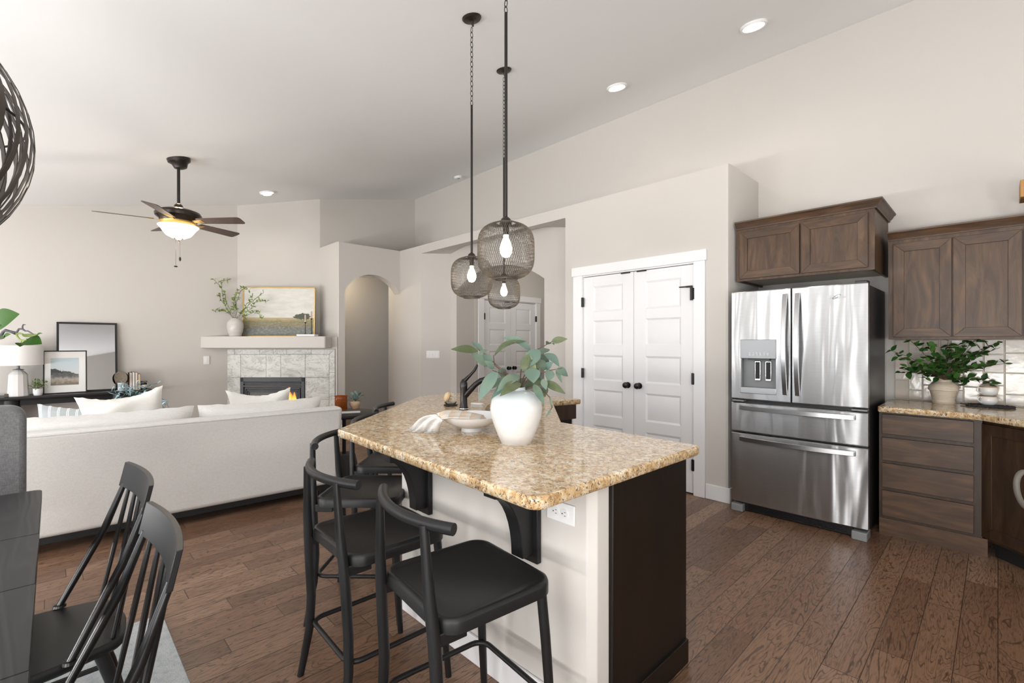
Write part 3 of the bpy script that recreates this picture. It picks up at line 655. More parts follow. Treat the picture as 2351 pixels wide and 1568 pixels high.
def pendant(x, y, label, zb, src=None):
    r = thing('pendant_light', label, 'pendant light', (x, y, zb), 0, 'wire mesh pendants over the island')
    if src is None: sh = build_pendant_body(r).build('mesh_shade', 'mesh_wire', r)
    else: sh = src.copy(); COL.objects.link(sh); sh.parent = r
    MB().lathe([(.028, .252), (.028, .262), (.022, .278), (.010, .288), (.006, .290)], 20).build('socket_cap', 'oil_bronze', r)
    MB().lathe([(.014, .262), (.014, .205), (.0, .204)][::-1], 12).build('socket', 'oil_bronze', r)
    MB().lathe([(0, .100), (.016, .105), (.027, .122), (.029, .145), (.021, .172), (.012, .192), (.012, .206)], 16).build('bulb', 'bulb_glow', r)
    top = CZ(y) - zb; rod = min(1.225, top - .2)
    MB().tube([(0, 0, .285), (0, 0, rod)], .0075, 10).build('rod', 'bronze_dark', r)
    m = MB(); z = rod + .012; i = 0
    while z < top - .06:
        pts = []
        for k in range(14):
            a = 2 * PI * k / 14; u, v_ = .009 * cos(a), .019 * sin(a); pts.append((u, 0, z + v_) if i % 2 else (0, u, z + v_))
        m.tube(pts, .0020, 5, True); z += .031; i += 1
    m.build('chain', 'bronze_dark', r)
    m = MB(); nrm = Vector((0, -sin(tilt), cos(tilt))); m.lathe([(.006, -.05), (.010, -.02), (.055, -.012), (.062, -.004), (.062, .0)], 28, (0, 0, top), nrm); m.lathe([(0, -.03), (.004, -.029), (.004, -.01)], 8, (.03, 0, top + .006), nrm)
    m.build('ceiling_canopy', 'oil_bronze', r)
    lamp('pendant_bulb', (x, y, zb + .13), 2.6, (1, .78, .50), .03)
    return sh
sh = pendant(-1.575, 1.493, 'nearest and largest looking wire mesh pendant on a bronze rod', 1.646)
pendant(-2.329, 1.908, 'wire mesh pendant hanging left of the nearest one', 1.641, sh)
pendant(-2.791, 2.623, 'farthest wire mesh pendant, seen below the nearest one', 1.636, sh)

# ceiling fan
fan = thing('ceiling_fan', 'bronze ceiling fan with five dark blades and lit glass bowl', 'ceiling fan', (-5.743, .909, 0)); ct = CZ(.909)
nrm = Vector((0, -sin(tilt), cos(tilt)))
MB().lathe([(.03, -.10), (.055, -.09), (.070, -.05), (.098, -.03), (.102, 0)], 32, (0, 0, ct), nrm).build('ceiling_canopy', 'bronze_dark', fan)
MB().tube([(0, 0, ct - .08), (0, 0, 2.70)], .014, 12).build('downrod', 'bronze_dark', fan)
MB().lathe([(.02, 2.76), (.035, 2.745), (.045, 2.71), (.12, 2.70), (.185, 2.675), (.200, 2.65), (.195, 2.625), (.165, 2.60), (.155, 2.575)][::-1], 40).build('motor_housing', 'oil_bronze', fan)
MB().lathe([(.155, 2.575), (.150, 2.56), (.135, 2.545), (.12, 2.54), (0, 2.54)][::-1], 32).build('filigree_band', 'brass', fan)
lw = bpy.data.objects
bowl = MB().lathe([(0, 2.405), (.05, 2.412), (.105, 2.44), (.135, 2.48), (.150, 2.505), (.172, 2.528), (.175, 2.535)], 40).build('glass_bowl', 'bowl_glow', fan)
MB().lathe([(0, 2.375), (.006, 2.378), (.010, 2.392), (.035, 2.404), (.045, 2.412), (0, 2.414)], 20).build('finial', 'oil_bronze', fan)
for k in range(5):
    a = YAW + rad(214 + 72 * k); dx, dy = cos(a), sin(a); M = Matrix.Translation((0, 0, 2.585)) @ Matrix.Rotation(a, 4, 'Z') @ Matrix.Rotation(rad(-13), 4, 'X')
    m = MB(); out = round_poly([(.20, -.052), (.655, -.068), (.655, .068), (.20, .052)], [.02, .035, .035, .02])
    m.prism(out, -.003, .003); b = m.build('blade', 'fan_blade', fan, xf=M)
    m = MB(); m.hexa([M @ Vector(p) for p in ((.10, -.014, -.012), (.25, -.035, -.006), (.25, .035, -.006), (.10, .014, -.012))], [M @ Vector(p) for p in ((.10, -.014, -.002), (.25, -.035, -.003), (.25, .035, -.003), (.10, .014, -.002))]); m.build('blade_iron', 'brass', fan)
for dx, dy, L, hh in ((-.02, -.02, .24, 0), (.012, .01, .15, 1)):
    m = MB(); m.tube([(dx, dy, 2.41), (dx, dy, 2.38 - L)], .0012, 5)
    if hh: m.lathe([(0, -.05), (.010, -.035), (.009, -.01), (.003, 0)], 12, (dx, dy, 2.38 - L))
    else: m.lathe([(0, -.018), (.015, -.014), (.016, -.006), (.004, 0)], 12, (dx, dy, 2.38 - L))
    m.build('pull_chain', 'bronze_dark', fan)
lamp('fan_light', (-5.743, .909, 2.34), 14, (1, .88, .70), .1)
lamp('fan_uplight', (-5.743, .909, 2.80), 3, (1, .80, .55), .03)

# slatted orb chandelier over the dining table
oc = Vector((-2.2, -.50, 1.98)); A_, B_ = .46, .44
orb = thing('orb_chandelier', 'large open orb chandelier of bent bronze slats at left border', 'chandelier', tuple(oc))
m1 = MB()
for lay, (ra, K, sw) in enumerate(((1, 44, .30), (.94, 36, -.22))):
    for k in range(K):
        pts = []; wv_ = []
        for i in range(23):
            th = rad(-80 + 160 * i / 22); a = 2 * PI * k / K + sw * sin(th) * .5 + .05 * sin(3 * th + k); pts.append(Vector((ra * A_ * cos(th) * cos(a), ra * A_ * cos(th) * sin(a), ra * B_ * sin(th)))); wv_.append(a)
        vs = []; hw = .0095
        for i, p in enumerate(pts):
            tt = (pts[min(i + 1, 22)] - pts[max(0, i - 1)]).normalized(); nn = Vector((p.x / A_ ** 2, p.y / A_ ** 2, p.z / B_ ** 2)).normalized(); sd = tt.cross(nn).normalized()
            for (s1, s2) in ((-1, -1), (1, -1), (1, 1), (-1, 1)): vs.append(p + sd * hw * s1 + nn * .0012 * s2)
        fs = [(i * 4 + j, i * 4 + (j + 1) % 4, i * 4 + 4 + (j + 1) % 4, i * 4 + 4 + j) for i in range(22) for j in range(4)]
        m1.add(vs, fs)
m1.build('slats', 'slat_bronze', orb, ang=30)
for th, nm in ((-80, 'ring'), (-30, 'ring'), (8, 'ring'), (42, 'ring'), (80, 'ring')):
    rr = A_ * .965 * cos(rad(th)); MB().tube([(rr * cos(2 * PI * i / 40), rr * sin(2 * PI * i / 40), B_ * .965 * sin(rad(th))) for i in range(40)], .004, 6, True).build(nm, 'bronze_dark', orb)
MB().tube([(0, 0, B_ * .9), (0, 0, CZ(oc.y) - oc.z)], .008).build('rod', 'bronze_dark', orb)
MB().lathe([(.02, -.03), (.06, -.01), (.065, 0)], 24, (0, 0, CZ(oc.y) - oc.z), nrm).build('ceiling_canopy', 'bronze_dark', orb)
MB().lathe([(0, -.10), (.03, -.08), (.035, -.04), (.015, 0), (.015, .30)], 16).build('bulb_holder', 'bronze_dark', orb)

# ================================================================== island
OUT = [(-0.905, .972), (-0.89, 2.0), (-1.70, 2.04), (-2.375, 2.74), (-2.30, 3.02), (-3.27, 2.985), (-3.36, 2.55), (-3.365, 2.19), (-2.36, 1.045)]
# facet frame for the sink: along the outer 45-degree edge and from the outer edge inwards
fo = Vector((-2.36, 1.045)); fdv = (Vector((-3.365, 2.19)) - fo).normalized(); fnv = Vector((fdv.y * 1, -fdv.x)); fnv = Vector((.752, .66))
def fp(a, b): q = Vector((-2.03, 2.39)) + Vector((-.70, .714)) * a + Vector((-.714, -.70)) * b; return (q.x, q.y)
SK = [fp(-.30, .13), fp(.30, .13), fp(.30, .48), fp(-.30, .48)]
def ccw(p): return p if sum(p[i - 1][0] * p[i][1] - p[i][0] * p[i - 1][1] for i in range(len(p))) > 0 else p[::-1]
SK = ccw(SK); hole = ccw(round_poly(SK, .05))
top = round_poly(OUT, [.055, .03, .02, .02, .03, .04, 0, .06, .045])
m = slab(ccw(top), .874, .914, .007, hole)
tag(m.build('island_worktop', 'granite', ang=50), 'polished tan speckled granite worktop of the angled island', 'worktop')
isl = thing('kitchen_island', 'angled kitchen island with plaster knee wall and espresso end panel', 'kitchen island', (-1.9, 1.7, 0))
I0 = Matrix.Translation((1.9, -1.7, 0))
m = MB()
kn = [(-0.965, 1.29), (-0.94, 1.315), (-0.94, 1.385), (-2.08, 1.385), (-3.02, 2.36), (-3.02, 2.97), (-3.13, 2.97), (-3.13, 2.32), (-2.14, 1.29)]
m.prism(ccw(kn), 0, .8735); m.build('knee_wall', 'wall_paint', isl, xf=I0, bevel=.004)
m = MB(); m.prism(ccw([(-0.945, 1.387), (-0.945, 1.93), (-1.73, 1.97), (-2.43, 2.70), (-2.37, 2.97), (-3.018, 2.97), (-3.018, 2.362), (-2.078, 1.387)]), .0, .85)
m.build('cabinet_body', 'espresso', isl, xf=I0)
m = MB(); m.box(-.945, -.925, 1.386, 1.935, 0.0, .873); m.build('end_panel', 'espresso', isl, xf=I0, bevel=.002)
m = MB(); m.box(-.928, -.915, 1.55, 1.935, 0, .10); m.build('toe_board', 'espresso', isl, xf=I0, bevel=.002)
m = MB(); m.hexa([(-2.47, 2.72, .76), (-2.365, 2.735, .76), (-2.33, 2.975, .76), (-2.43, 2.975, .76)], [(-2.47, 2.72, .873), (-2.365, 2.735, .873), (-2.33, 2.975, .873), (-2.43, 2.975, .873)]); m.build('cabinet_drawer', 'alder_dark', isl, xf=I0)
def bbp(pts, h=.115, t=.014):
    for p, q in zip(pts, pts[1:]):
        p = Vector((*p, 0)); q = Vector((*q, 0)); d = (q - p).normalized(); nn = Vector((-d.y, d.x, 0)) * t; e = d * t * .5
        m = MB(); m.hexa([p - e, q + e, q + e + nn, p - e + nn], [v + Vector((0, 0, h)) for v in (p - e, q + e, q + e + nn, p - e + nn)]); m.build('baseboard', 'white_trim', isl, xf=I0, bevel=.004)
for p, q in (((-2.14, 1.289), (-0.955, 1.289)), ((-3.13, 2.32), (-2.14, 1.289))):
    p = Vector((*p, 0)); q = Vector((*q, 0)); d = (q - p).normalized(); nn = Vector((d.y, -d.x, 0)) * .014
    m = MB(); b = [p + nn, q + nn, q, p]; m.hexa(b, [v + Vector((0, 0, .115)) for v in b]); m.build('baseboard', 'white_trim', isl, xf=I0, bevel=.004)
def corbel(x, y, rz):               # local: arm reaches towards -y from the wall at y=0
    M = I0 @ Matrix.Translation((x, y, 0)) @ Matrix.Rotation(rz, 4, 'Z'); m = MB()
    pr = [(-.02, .575), (-.075, .575)] + [(-.075 - .135 * (1 - cos(rad(a))), .575 + .245 * sin(rad(a))) for a in range(10, 91, 10)] + [(-.215, .8735), (-.02, .8735)]
    m.ext([(-.03, a, z) for a, z in pr], (.06, 0, 0)); m.box(-.052, .052, -.022, 0, .545, .873)
    m.build('corbel', 'black_wood', isl, xf=M, bevel=.003)
corbel(-1.222, 1.288, 0); corbel(-1.915, 1.288, 0)
corbel(*Vector((-2.14, 1.289)).lerp(Vector((-3.13, 2.32)), .26), math.atan2(2.32 - 1.289, -3.13 + 2.14) + PI)
r = thing('power_outlet', 'white horizontal double outlet on the island knee wall', 'outlet', (-1.076, 1.289, .757))
MB().box(-.064, .064, -.006, 0, -.035, .035).build('cover_plate', 'white_plastic', r, bevel=.003)
for s in (-1, 1):
    m = MB(); m.lathe([(.0165, 0), (.0165, .0085), (0, .009)][::1], 24, (s * .0205, -.001, 0), (0, -1, 0)); o = m.build('receptacle', 'white_plastic', r)
    m = MB()
    for dz in (-.006, .006): m.box(s * .0205 - .002 + .003, s * .0205 + .0075, -.0106, -.0096, dz - .0009, dz + .0009)
    m.lathe([(.0024, 0), (.0024, .0104), (0, .0105)], 10, (s * .0205 - .008, 0, 0), (0, -1, 0)); m.build('slots', 'slot_black', o)

# undermount sink, tap and brushes
sk = thing('kitchen_sink', 'undermount steel sink in the island worktop behind the tap', 'sink', (*fp(0, .305), 0)); SM = Matrix.Translation((-fp(0, .305)[0], -fp(0, .305)[1], 0))
m = MB(); a = ccw(round_poly([fp(-.31, .12), fp(.31, .12), fp(.31, .49), fp(-.31, .49)], .05)); b = [tuple(Vector((-2.03, 2.39)) * 0 + Vector(p)) for p in offset(a, .02)]; nn_ = len(a)
m.add([(p[0], p[1], .873) for p in a] + [(p[0], p[1], .70) for p in b], [(nn_ + i, i, (i + 1) % nn_, nn_ + (i + 1) % nn_) for i in range(nn_)] + [tuple(nn_ + i for i in range(nn_))]); m.build('basin', 'stainless_satin', sk, xf=SM)
MB().lathe([(.045, .701), (.045, .704), (.02, .703), (0, .703)], 20, (fp(0, .3)[0], fp(0, .3)[1], 0)).build('drain', 'chrome', sk, xf=SM)
fx, fy = -2.485, 1.968; fc = thing('kitchen_tap', 'oil rubbed bronze pull out tap with lever at the sink', 'tap', (fx, fy, .914), YAW)
m = MB(); m.lathe([(.030, 0), (.030, .012), (.027, .020), (.024, .05), (.0225, .12), (.025, .15), (.0255, .175), (.020, .19), (.010, .202), (0, .205)], 28); m.build('body', 'faucet_bronze', fc)
MB().lathe([(.0305, .004), (.0315, .006), (.0305, .010)], 28).build('base_ring', 'chrome', fc)
m = MB(); sp_ = [(.005, 0, .085), (.035, -.01, .120), (.075, -.02, .165), (.115, -.03, .195), (.155, -.04, .208), (.195, -.048, .205), (.225, -.052, .190), (.245, -.055, .165)]
m.tube([Vector(p) for p in sp_], [.020, .020, .0185, .0175, .017, .0175, .0185, .017], 14); m.build('spout', 'faucet_bronze', fc)
m = MB(); m.tube([(.0, 0, .185), (.018, 0, .205), (.045, 0, .232), (.072, 0, .262), (.088, 0, .292), (.089, 0, .300)], [.016, .013, .010, .0095, .0085, .006], 12, flat=1.25); m.build('lever', 'faucet_bronze', fc)
def lbox(*a): return a
br = thing('dish_brush', 'round wooden dish brush with pale bristles beside the tap', 'brush', (-2.76, 2.06, .914), YAW)
bM = Matrix.Translation((-.012, 0, .052)) @ Matrix.Rotation(rad(-70), 4, 'Y') @ Matrix.Rotation(rad(18), 4, 'X')
MB().lathe([(.0, .030), (.022, .028), (.036, .016), (.038, .004), (.034, 0), (0, 0)][::-1], 24).build('head', 'brush_wood', br, xf=bM)
m = MB()
for k in range(70):
    a = random.random() * 2 * PI; q = .032 * math.sqrt(random.random()); m.tube([(q * cos(a), q * sin(a), 0), (q * cos(a) * 1.15, q * sin(a) * 1.15, -.028)], .0016, 4)
m.build('bristles', 'bristle', br, xf=bM)
br = thing('sink_caddy_dish', 'small dark wire scourer dish with black bristles below the round brush', 'scourer', (-2.70, 2.02, .914), YAW)
MB().lathe([(.045, 0), (.05, .006), (.046, .010), (.0, .010)], 24).build('dish', 'slot_black', br)
m = MB()
for k in range(24):
    a = 2 * PI * k / 24; m.tube([(.03 * cos(a), .03 * sin(a), .010), (.042 * cos(a), .042 * sin(a), .028)], .0014, 4)
m.build('bristles', 'slot_black', br)
br = thing('scrub_brush', 'white scrubbing brush lying right of the tap', 'brush', (-2.52, 2.11, .914), YAW + rad(-25))
MB().prism(round_poly([(-.045, -.014), (.045, -.014), (.045, .014), (-.045, .014)], .012), .016, .028).build('handle', 'white_plastic', br, bevel=.004)
m = MB()
for i in range(12):
    for j in range(4): m.tube([(-.038 + i * .007, -.010 + j * .0066, .017), (-.041 + i * .0075, -.011 + j * .0073, 0)], .0018, 4)
m.build('bristles', 'paper_white', br)

# vase with eucalyptus
vb = Vector((-1.49, 1.475, .914)); va = thing('ceramic_vase', 'large glossy white ovoid vase of eucalyptus on the island', 'vase', tuple(vb))
V = .2315 / .282
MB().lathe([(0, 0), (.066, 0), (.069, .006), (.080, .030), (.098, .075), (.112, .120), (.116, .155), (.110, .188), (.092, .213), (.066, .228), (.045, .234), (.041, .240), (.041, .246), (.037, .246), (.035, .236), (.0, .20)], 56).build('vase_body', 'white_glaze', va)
ve = thing('eucalyptus_stems', 'grey green eucalyptus branches with long leaves in the white vase', 'foliage', tuple(vb + Vector((0, 0, .24)))); E0 = Matrix.Translation(-(vb + Vector((0, 0, .24))))
D0 = 2.10
def A(x, y, dd=0): return at(x, y, D0 + dd)
stems = [[(1187, 900, 0), (1192, 880, 0), (1140, 838, .02), (1110, 810, .04), (1095, 800, .05)], [(1190, 895, 0), (1200, 870, 0), (1215, 840, -.02), (1222, 826, -.03)], [(1190, 900, 0), (1208, 866, .02), (1235, 802, .03), (1268, 784, .03)],
         [(1190, 898, 0), (1215, 868, -.03), (1255, 852, -.05), (1290, 845, -.06)], [(1186, 898, 0), (1175, 870, .05), (1135, 838, .08), (1133, 815, .08)], [(1192, 898, 0), (1196, 850, .04), (1212, 810, .07), (1218, 806, .07)],
         [(1194, 898, 0), (1235, 885, -.05), (1262, 912, -.08), (1268, 935, -.09), (1254, 955, -.09)], [(1186, 900, 0), (1160, 860, -.06), (1130, 850, -.1)]]
m = MB()
for s_ in stems: m.tube([A(*p) for p in s_], [.0034] + [.0026] * (len(s_) - 2) + [.0014], 6)
m.build('stems', 'stem_brown', ve, xf=E0)
m = MB()   # base px, tip px, depth offsets, width m, bend, colour
LV = [((1098, 806), (1035, 802), .05, .02, .050, .10, .25), ((1108, 810), (1083, 785), .06, .10, .040, .15, .33), ((1110, 812), (1130, 840), .04, .0, .045, .1, .1), ((1132, 842), (1082, 812), .03, .06, .052, .12, .15),
      ((1118, 803), (1097, 817), .0, -.05, .028, .1, .4), ((1142, 850), (1099, 920), -.08, -.12, .062, .18, .3), ((1143, 850), (1164, 862), .05, .08, .05, .1, .35), ((1134, 818), (1208, 783), .08, .05, .045, .32, .38), ((1221, 808), (1150, 776), .06, .10, .045, .35, .62),
      ((1239, 803), (1200, 846), .0, -.03, .075, .1, .30), ((1207, 810), (1232, 868), -.02, -.05, .050, -.15, .80), ((1230, 828), (1252, 850), .02, .0, .07, .1, .62), ((1232, 816), (1260, 850), .05, .06, .075, .1, .60),
      ((1240, 812), (1262, 802), .04, .08, .05, .1, .12), ((1250, 812), (1284, 842), .03, .0, .060, .18, .10), ((1266, 784), (1303, 778), .03, .0, .038, .1, .98), ((1262, 786), (1254, 792), .02, -.03, .03, .1, .4), ((1264, 788), (1272, 792), .0, -.04, .02, .1, .4),
      ((1196, 880), (1148, 910), -.10, -.16, .066, .18, .42), ((1194, 862), (1140, 900), -.06, -.13, .062, .2, .62), ((1186, 868), (1127, 916), -.03, -.07, .05, .15, .15), ((1218, 845), (1225, 880), -.04, -.08, .085, .1, .10),
      ((1240, 855), (1232, 890), -.02, -.03, .05, .1, .62), ((1248, 876), (1298, 904), -.06, -.10, .045, .15, .65), ((1246, 870), (1254, 895), -.08, -.10, .035, .1, .35), ((1225, 882), (1250, 930), -.06, -.12, .040, .2, .05),
      ((1275, 848), (1304, 864), -.06, -.05, .055, .18, .35), ((1262, 848), (1258, 876), -.05, -.07, .055, .1, .60), ((1276, 850), (1290, 879), -.06, -.07, .022, .1, .2), ((1262, 910), (1267, 940), -.08, -.09, .012, .1, .1), ((1266, 938), (1253, 958), -.09, -.1, .012, .1, .1),
      ((1188, 892), (1205, 868), .0, .05, .05, .1, .62), ((1182, 895), (1165, 880), .03, .06, .05, .1, .6), ((1206, 893), (1232, 872), .02, .06, .05, .1, .15), ((1210, 870), (1238, 842), .05, .05, .06, .1, .8), ((1245, 895), (1252, 912), -.02, -.05, .03, .1, .7), ((1180, 872), (1118, 894), -.04, -.09, .055, .2, .12), ((1200, 852), (1214, 812), -.03, -.02, .050, .1, .68), ((1232, 858), (1216, 828), -.02, .0, .05, .1, .75), ((1222, 872), (1246, 884), .0, -.06, .05, .1, .22), ((1238, 838), (1226, 806), .03, .05, .04, .1, .55), ((1255, 905), (1246, 878), -.05, -.07, .03, .1, .15), ((1135, 846), (1112, 828), .0, -.02, .035, .1, .28), ((1172, 880), (1150, 862), .0, .05, .045, .1, .7), ((1252, 845), (1270, 832), .02, .0, .04, .1, .12)]
for b, t, d0, d1_, wd, bd, cr in LV:
    pb, pt = A(*b, d0), A(*t, d1_); m.leaf(pb, pt, wd * .84, (CAM - pb).normalized() + Vector((random.uniform(-.5, .5), random.uniform(-.5, .5), .5 + random.uniform(-.2, .3))), bd * .6, .25, 8, cr + random.uniform(-.03, .03))
m.build('leaves', 'eucalyptus_leaf', ve, xf=E0)

# footed bowl and linen towel
bb = Vector((-1.85, 1.515, .914)); bo = thing('footed_bowl', 'white shallow footed bowl with a towel over its rim', 'bowl', tuple(bb))
MB().lathe([(0, 0), (.053, 0), (.054, .004), (.050, .022), (.056, .026), (.085, .036), (.125, .062), (.150, .090), (.158, .104), (.155, .105), (.145, .093), (.118, .066), (.08, .042), (.04, .034), (0, .032)], 56).build('bowl_body', 'white_ceramic', bo, xf=Matrix.Diagonal((1, 1, .76, 1)))
tw = thing('linen_towel', 'crumpled grey white linen towel draped from the bowl to the worktop', 'towel', tuple(bb)); T0_ = Matrix.Translation(-bb)
def cp(x, y): return at(x, y, FPX * (CH - .9165) / (y - 790))
NQ, NS = 26, 34; m = MB(); vs = []
for i in range(NQ + 1):
    q = i / NQ
    for k in range(NS + 1):
        s_ = k / NS; a_ = at(1002 + 15 * s_, 951 + 14 * s_, 2.315 - .085 * s_); e_ = cp(936 + 70 * s_ ** 1.15, 988 + 5 * s_)
        v = a_.lerp(e_, q ** .9); am = .011 * min(1, q * 2.5); f_ = sin(s_ * 15 + q * 2.2) + .45 * sin(s_ * 31 - q * 3)
        v = v - FW * am * f_ + Vector((0, 0, 1)) * (.022 * sin(PI * min(1, q * 1.1)) * (1 - s_ * .6) + am * .35 * f_)
        v.z = max(v.z, .9165 + .0008 * (k % 3)); vs.append(v)
m.add(vs, [(i * (NS + 1) + k, i * (NS + 1) + k + 1, (i + 1) * (NS + 1) + k + 1, (i + 1) * (NS + 1) + k) for i in range(NQ) for k in range(NS)])
for k in range(0, NS * 2):
    v = vs[-(NS + 1) + k // 2]; e = v + Vector((RT.x * -.010, RT.y * -.010, 0)) - FW * random.uniform(.002, .016) + RT * random.uniform(-.012, .004); v = Vector((v.x, v.y, max(v.z, .918))); e.z = .9158; m.tube([v, e], .0012, 4)
o = m.build('draped_cloth', 'towel_linen', tw, xf=T0_, ang=80); sm = o.modifiers.new('solid', 'SOLIDIFY'); sm.thickness = .002
n = N('towel_peach'); x, y, z = n.sep(n.tc()); n.set(col=n.ramp(n.math('FRACT', n.math('MULTIPLY', n.math('ADD', x, y), 14)), [(0, (0.66, 0.52, 0.38)), (.5, (0.70, 0.60, 0.50)), (.8, (0.72, 0.69, 0.64))]), rough=.9)
m = MB(); vs = []; inn = [(1002, 951, 2.315, 1017, 965, 2.23), (1020, 945, 2.35, 1035, 962, 2.245), (1045, 943, 2.39, 1062, 962, 2.26), (1075, 947, 2.40, 1090, 963, 2.28), (1108, 953, 2.40, 1118, 965, 2.30)]
for i, (x_, y_, d_, x2, y2, d2_) in enumerate(inn):
    for k in range(13):
        s_ = k / 12; v = at(x_, y_, d_).lerp(at(x2, y2, d2_), s_) + Vector((0, 0, .004 + .003 * sin(s_ * 14 + i))); vs.append(v)
m.add(vs, [(i * 13 + k, i * 13 + k + 1, (i + 1) * 13 + k + 1, (i + 1) * 13 + k) for i in range(4) for k in range(12)])
o = m.build('striped_end', 'towel_peach', tw, xf=T0_, ang=80); sm = o.modifiers.new('solid', 'SOLIDIFY'); sm.thickness = .002
# ================================================================== bar stools
def make_stool(label):
    r = thing('bar_stool', label, 'bar stool', (0, 0, 0), 0, 'black metal bar stools around the island'); ZS = .608
    m = MB(); a = rrect(-.213, .213, -.205, .200, .066, 8); n_ = len(a)
    lay = [(ZS - .042, 0), (ZS - .012, 0), (ZS - .002, -.004), (ZS, -.010), (ZS - .001, -.018), (ZS - .0065, -.025)]
    vs = []
    for z, of in lay: vs += [(p[0], p[1], z) for p in offset(a, -of)]
    m.add(vs, [(i * n_ + k, i * n_ + (k + 1) % n_, (i + 1) * n_ + (k + 1) % n_, (i + 1) * n_ + k) for i in range(len(lay) - 1) for k in range(n_)] + [tuple((len(lay) - 1) * n_ + k for k in range(n_)), tuple(range(n_ - 1, -1, -1))])
    m.build('seat', 'black_metal', r, ang=50)
    pts = [(-.228 + .456 * i / 16, -.250 + .062 * abs(2 * i / 16 - 1) ** 2.0, .862) for i in range(17)]
    m = MB(); m.tube(pts, .0165, 14); m.build('backrest', 'black_metal', r)
    for s in (-1, 1):
        m = MB(); m.tube([(s * .148, -.234, .862), (s * .154, -.231, .78), (s * .165, -.226, .66), (s * .176, -.218, .56), (s * .180, -.212, .45), (s * .182, -.205, .33), (s * .190, -.208, .20), (s * .204, -.225, .08), (s * .212, -.238, 0)], [.0125, .014, .017, .0185, .0185, .018, .0165, .0145, .013], 12); m.build('leg', 'black_metal', r)
        m = MB(); m.tube([(s * .175, .165, ZS - .03), (s * .182, .178, .42), (s * .190, .192, .2), (s * .197, .207, 0)], [.0165, .0165, .015, .0125], 12); m.build('leg', 'black_metal', r)
        m = MB(); m.box(s * .176 - .012, s * .176 + .012, -.215, -.12, ZS - .072, ZS - .036); m.build('seat_bracket', 'black_metal', r, bevel=.003)
    fr_ = [tuple((*p, .225 + (.0 if p[1] < 0 else .0))) for p in rrect(-.186, .186, -.203, .188, .05, 5)]
    m = MB(); m.tube(fr_, .0095, 10, True); m.build('footrest', 'black_metal', r)
    return r
s0 = make_stool('nearest bar stool, black metal, its whole seat in view below the granite corner')
SP = [(-1.205, .968, rad(-6)), (-1.762, .955, rad(-2)), (-2.295, 1.19, rad(-45)), (-2.73, 1.60, rad(-45)), (-3.17, 1.98, rad(-45))]
SL = ['', 'second nearest black bar stool, its backrest ending left of the nearest one', 'black bar stool at the angled island edge, its backrest in front of the sofa end', 'black bar stool whose backrest shows left of the worktop before the round side table', 'farthest black bar stool, only a short piece of backrest above the worktop']
s0.location = (SP[0][0], SP[0][1], 0); s0.rotation_euler = (0, 0, SP[0][2])
for (x, y, a), l in list(zip(SP, SL))[1:]: dup(s0, (x, y, 0), a, l)

# ================================================================== kitchen side
fr = thing('refrigerator', 'stainless steel french door refrigerator with two lower drawers', 'refrigerator', (-1.07, 4.0, 0)); YF = -.02
X0, X1 = -.452, .452
m = MB(); m.box(X0 + .01, X1 - .008, .045, .74, .04, 1.765); m.build('cabinet', 'fridge_black', fr, bevel=.004)
def door(x0, x1, z0, z1, name='door', bow=.012):      # gently bowed steel skin
    m = MB(); K = 14; vs = []
    for i in range(K + 1):
        x = x0 + (x1 - x0) * i / K; q = (x - X0) / (X1 - X0) * 2 - 1; y = YF + bow * q * q
        for z, e in ((z0, .006), (z0 + .006, 0), (z1 - .006, 0), (z1, .006)): vs.append((x, y + e, z))
        vs.append((x, .045, z1)); vs.append((x, .045, z0))
    fs = [(i * 6 + j, (i + 1) * 6 + j, (i + 1) * 6 + (j + 1) % 6, i * 6 + (j + 1) % 6) for i in range(K) for j in range(6)] + [tuple(range(6)), tuple(K * 6 + j for j in range(5, -1, -1))]
    m.add(vs, fs); return m
DX0, DX1, DZ0, DZ1 = -.378, -.118, .962, 1.382
m = MB()                                                   # left door with the dispenser recess left open
for a, b, c, d in ((X0, DX0, .908, 1.772), (DX1, -.018, .908, 1.772), (DX0, DX1, .908, DZ0), (DX0, DX1, DZ1, 1.772)):
    g = door(a, b, c, d); 
    # no eased seams inside the skin
    for k, v in enumerate(g.v):
        e = k % 6
        if e in (0, 3) and not (abs(v.z - .908) < 1e-6 or abs(v.z - 1.772) < 1e-6): v.y -= .006
    m.add(g.v, g.f)
ld = m.build('door', 'stainless', fr)
MB().box(DX0 - .002, DX1 + .002, YF - .004, YF + .02, DZ0 - .004, DZ0 + .045).build('drip_tray', 'stainless_satin', ld, bevel=.003); MB().box(DX0 - .002, DX1 + .002, YF - .003, YF + .05, 1.235, DZ1 + .003).build('control_panel', 'control_steel', ld, bevel=.003)
m = MB(); m.box(DX0, DX1, .038, .046, DZ0, DZ1); m.box(DX0, DX0 + .006, YF + .012, .045, DZ0, DZ1); m.box(DX1 - .006, DX1, YF + .012, .045, DZ0, DZ1); m.build('dispenser_recess', 'grey_plastic', ld)
for x in (-.262, -.184):
    m = MB(); m.box(x - .022, x + .022, .018, .034, 1.06, 1.215); o = m.build('dispenser_paddle', 'chrome', ld, bevel=.003); m = MB(); m.box(x - .016, x + .016, .012, .019, 1.075, 1.208); m.build('paddle_pad', 'slot_black', ld, bevel=.002)
m = MB()
for i in range(6):
    x = DX0 + .065 + i * .026
    for j in range(3): m.box(x + random.uniform(-.002, .009), x + random.uniform(.010, .014), YF - .0045, YF - .0028, 1.262 + j * .008, 1.2650 + j * .008)
m.build('control_marks', 'paper_white', ld)
m = MB(); m.box(DX0 + .05, DX1 - .05, YF + .01, .04, 1.222, 1.238); m.build('nozzle', 'fridge_black', ld)
rd = door(-.006, X1, .908, 1.772).build('door', 'stainless', fr)
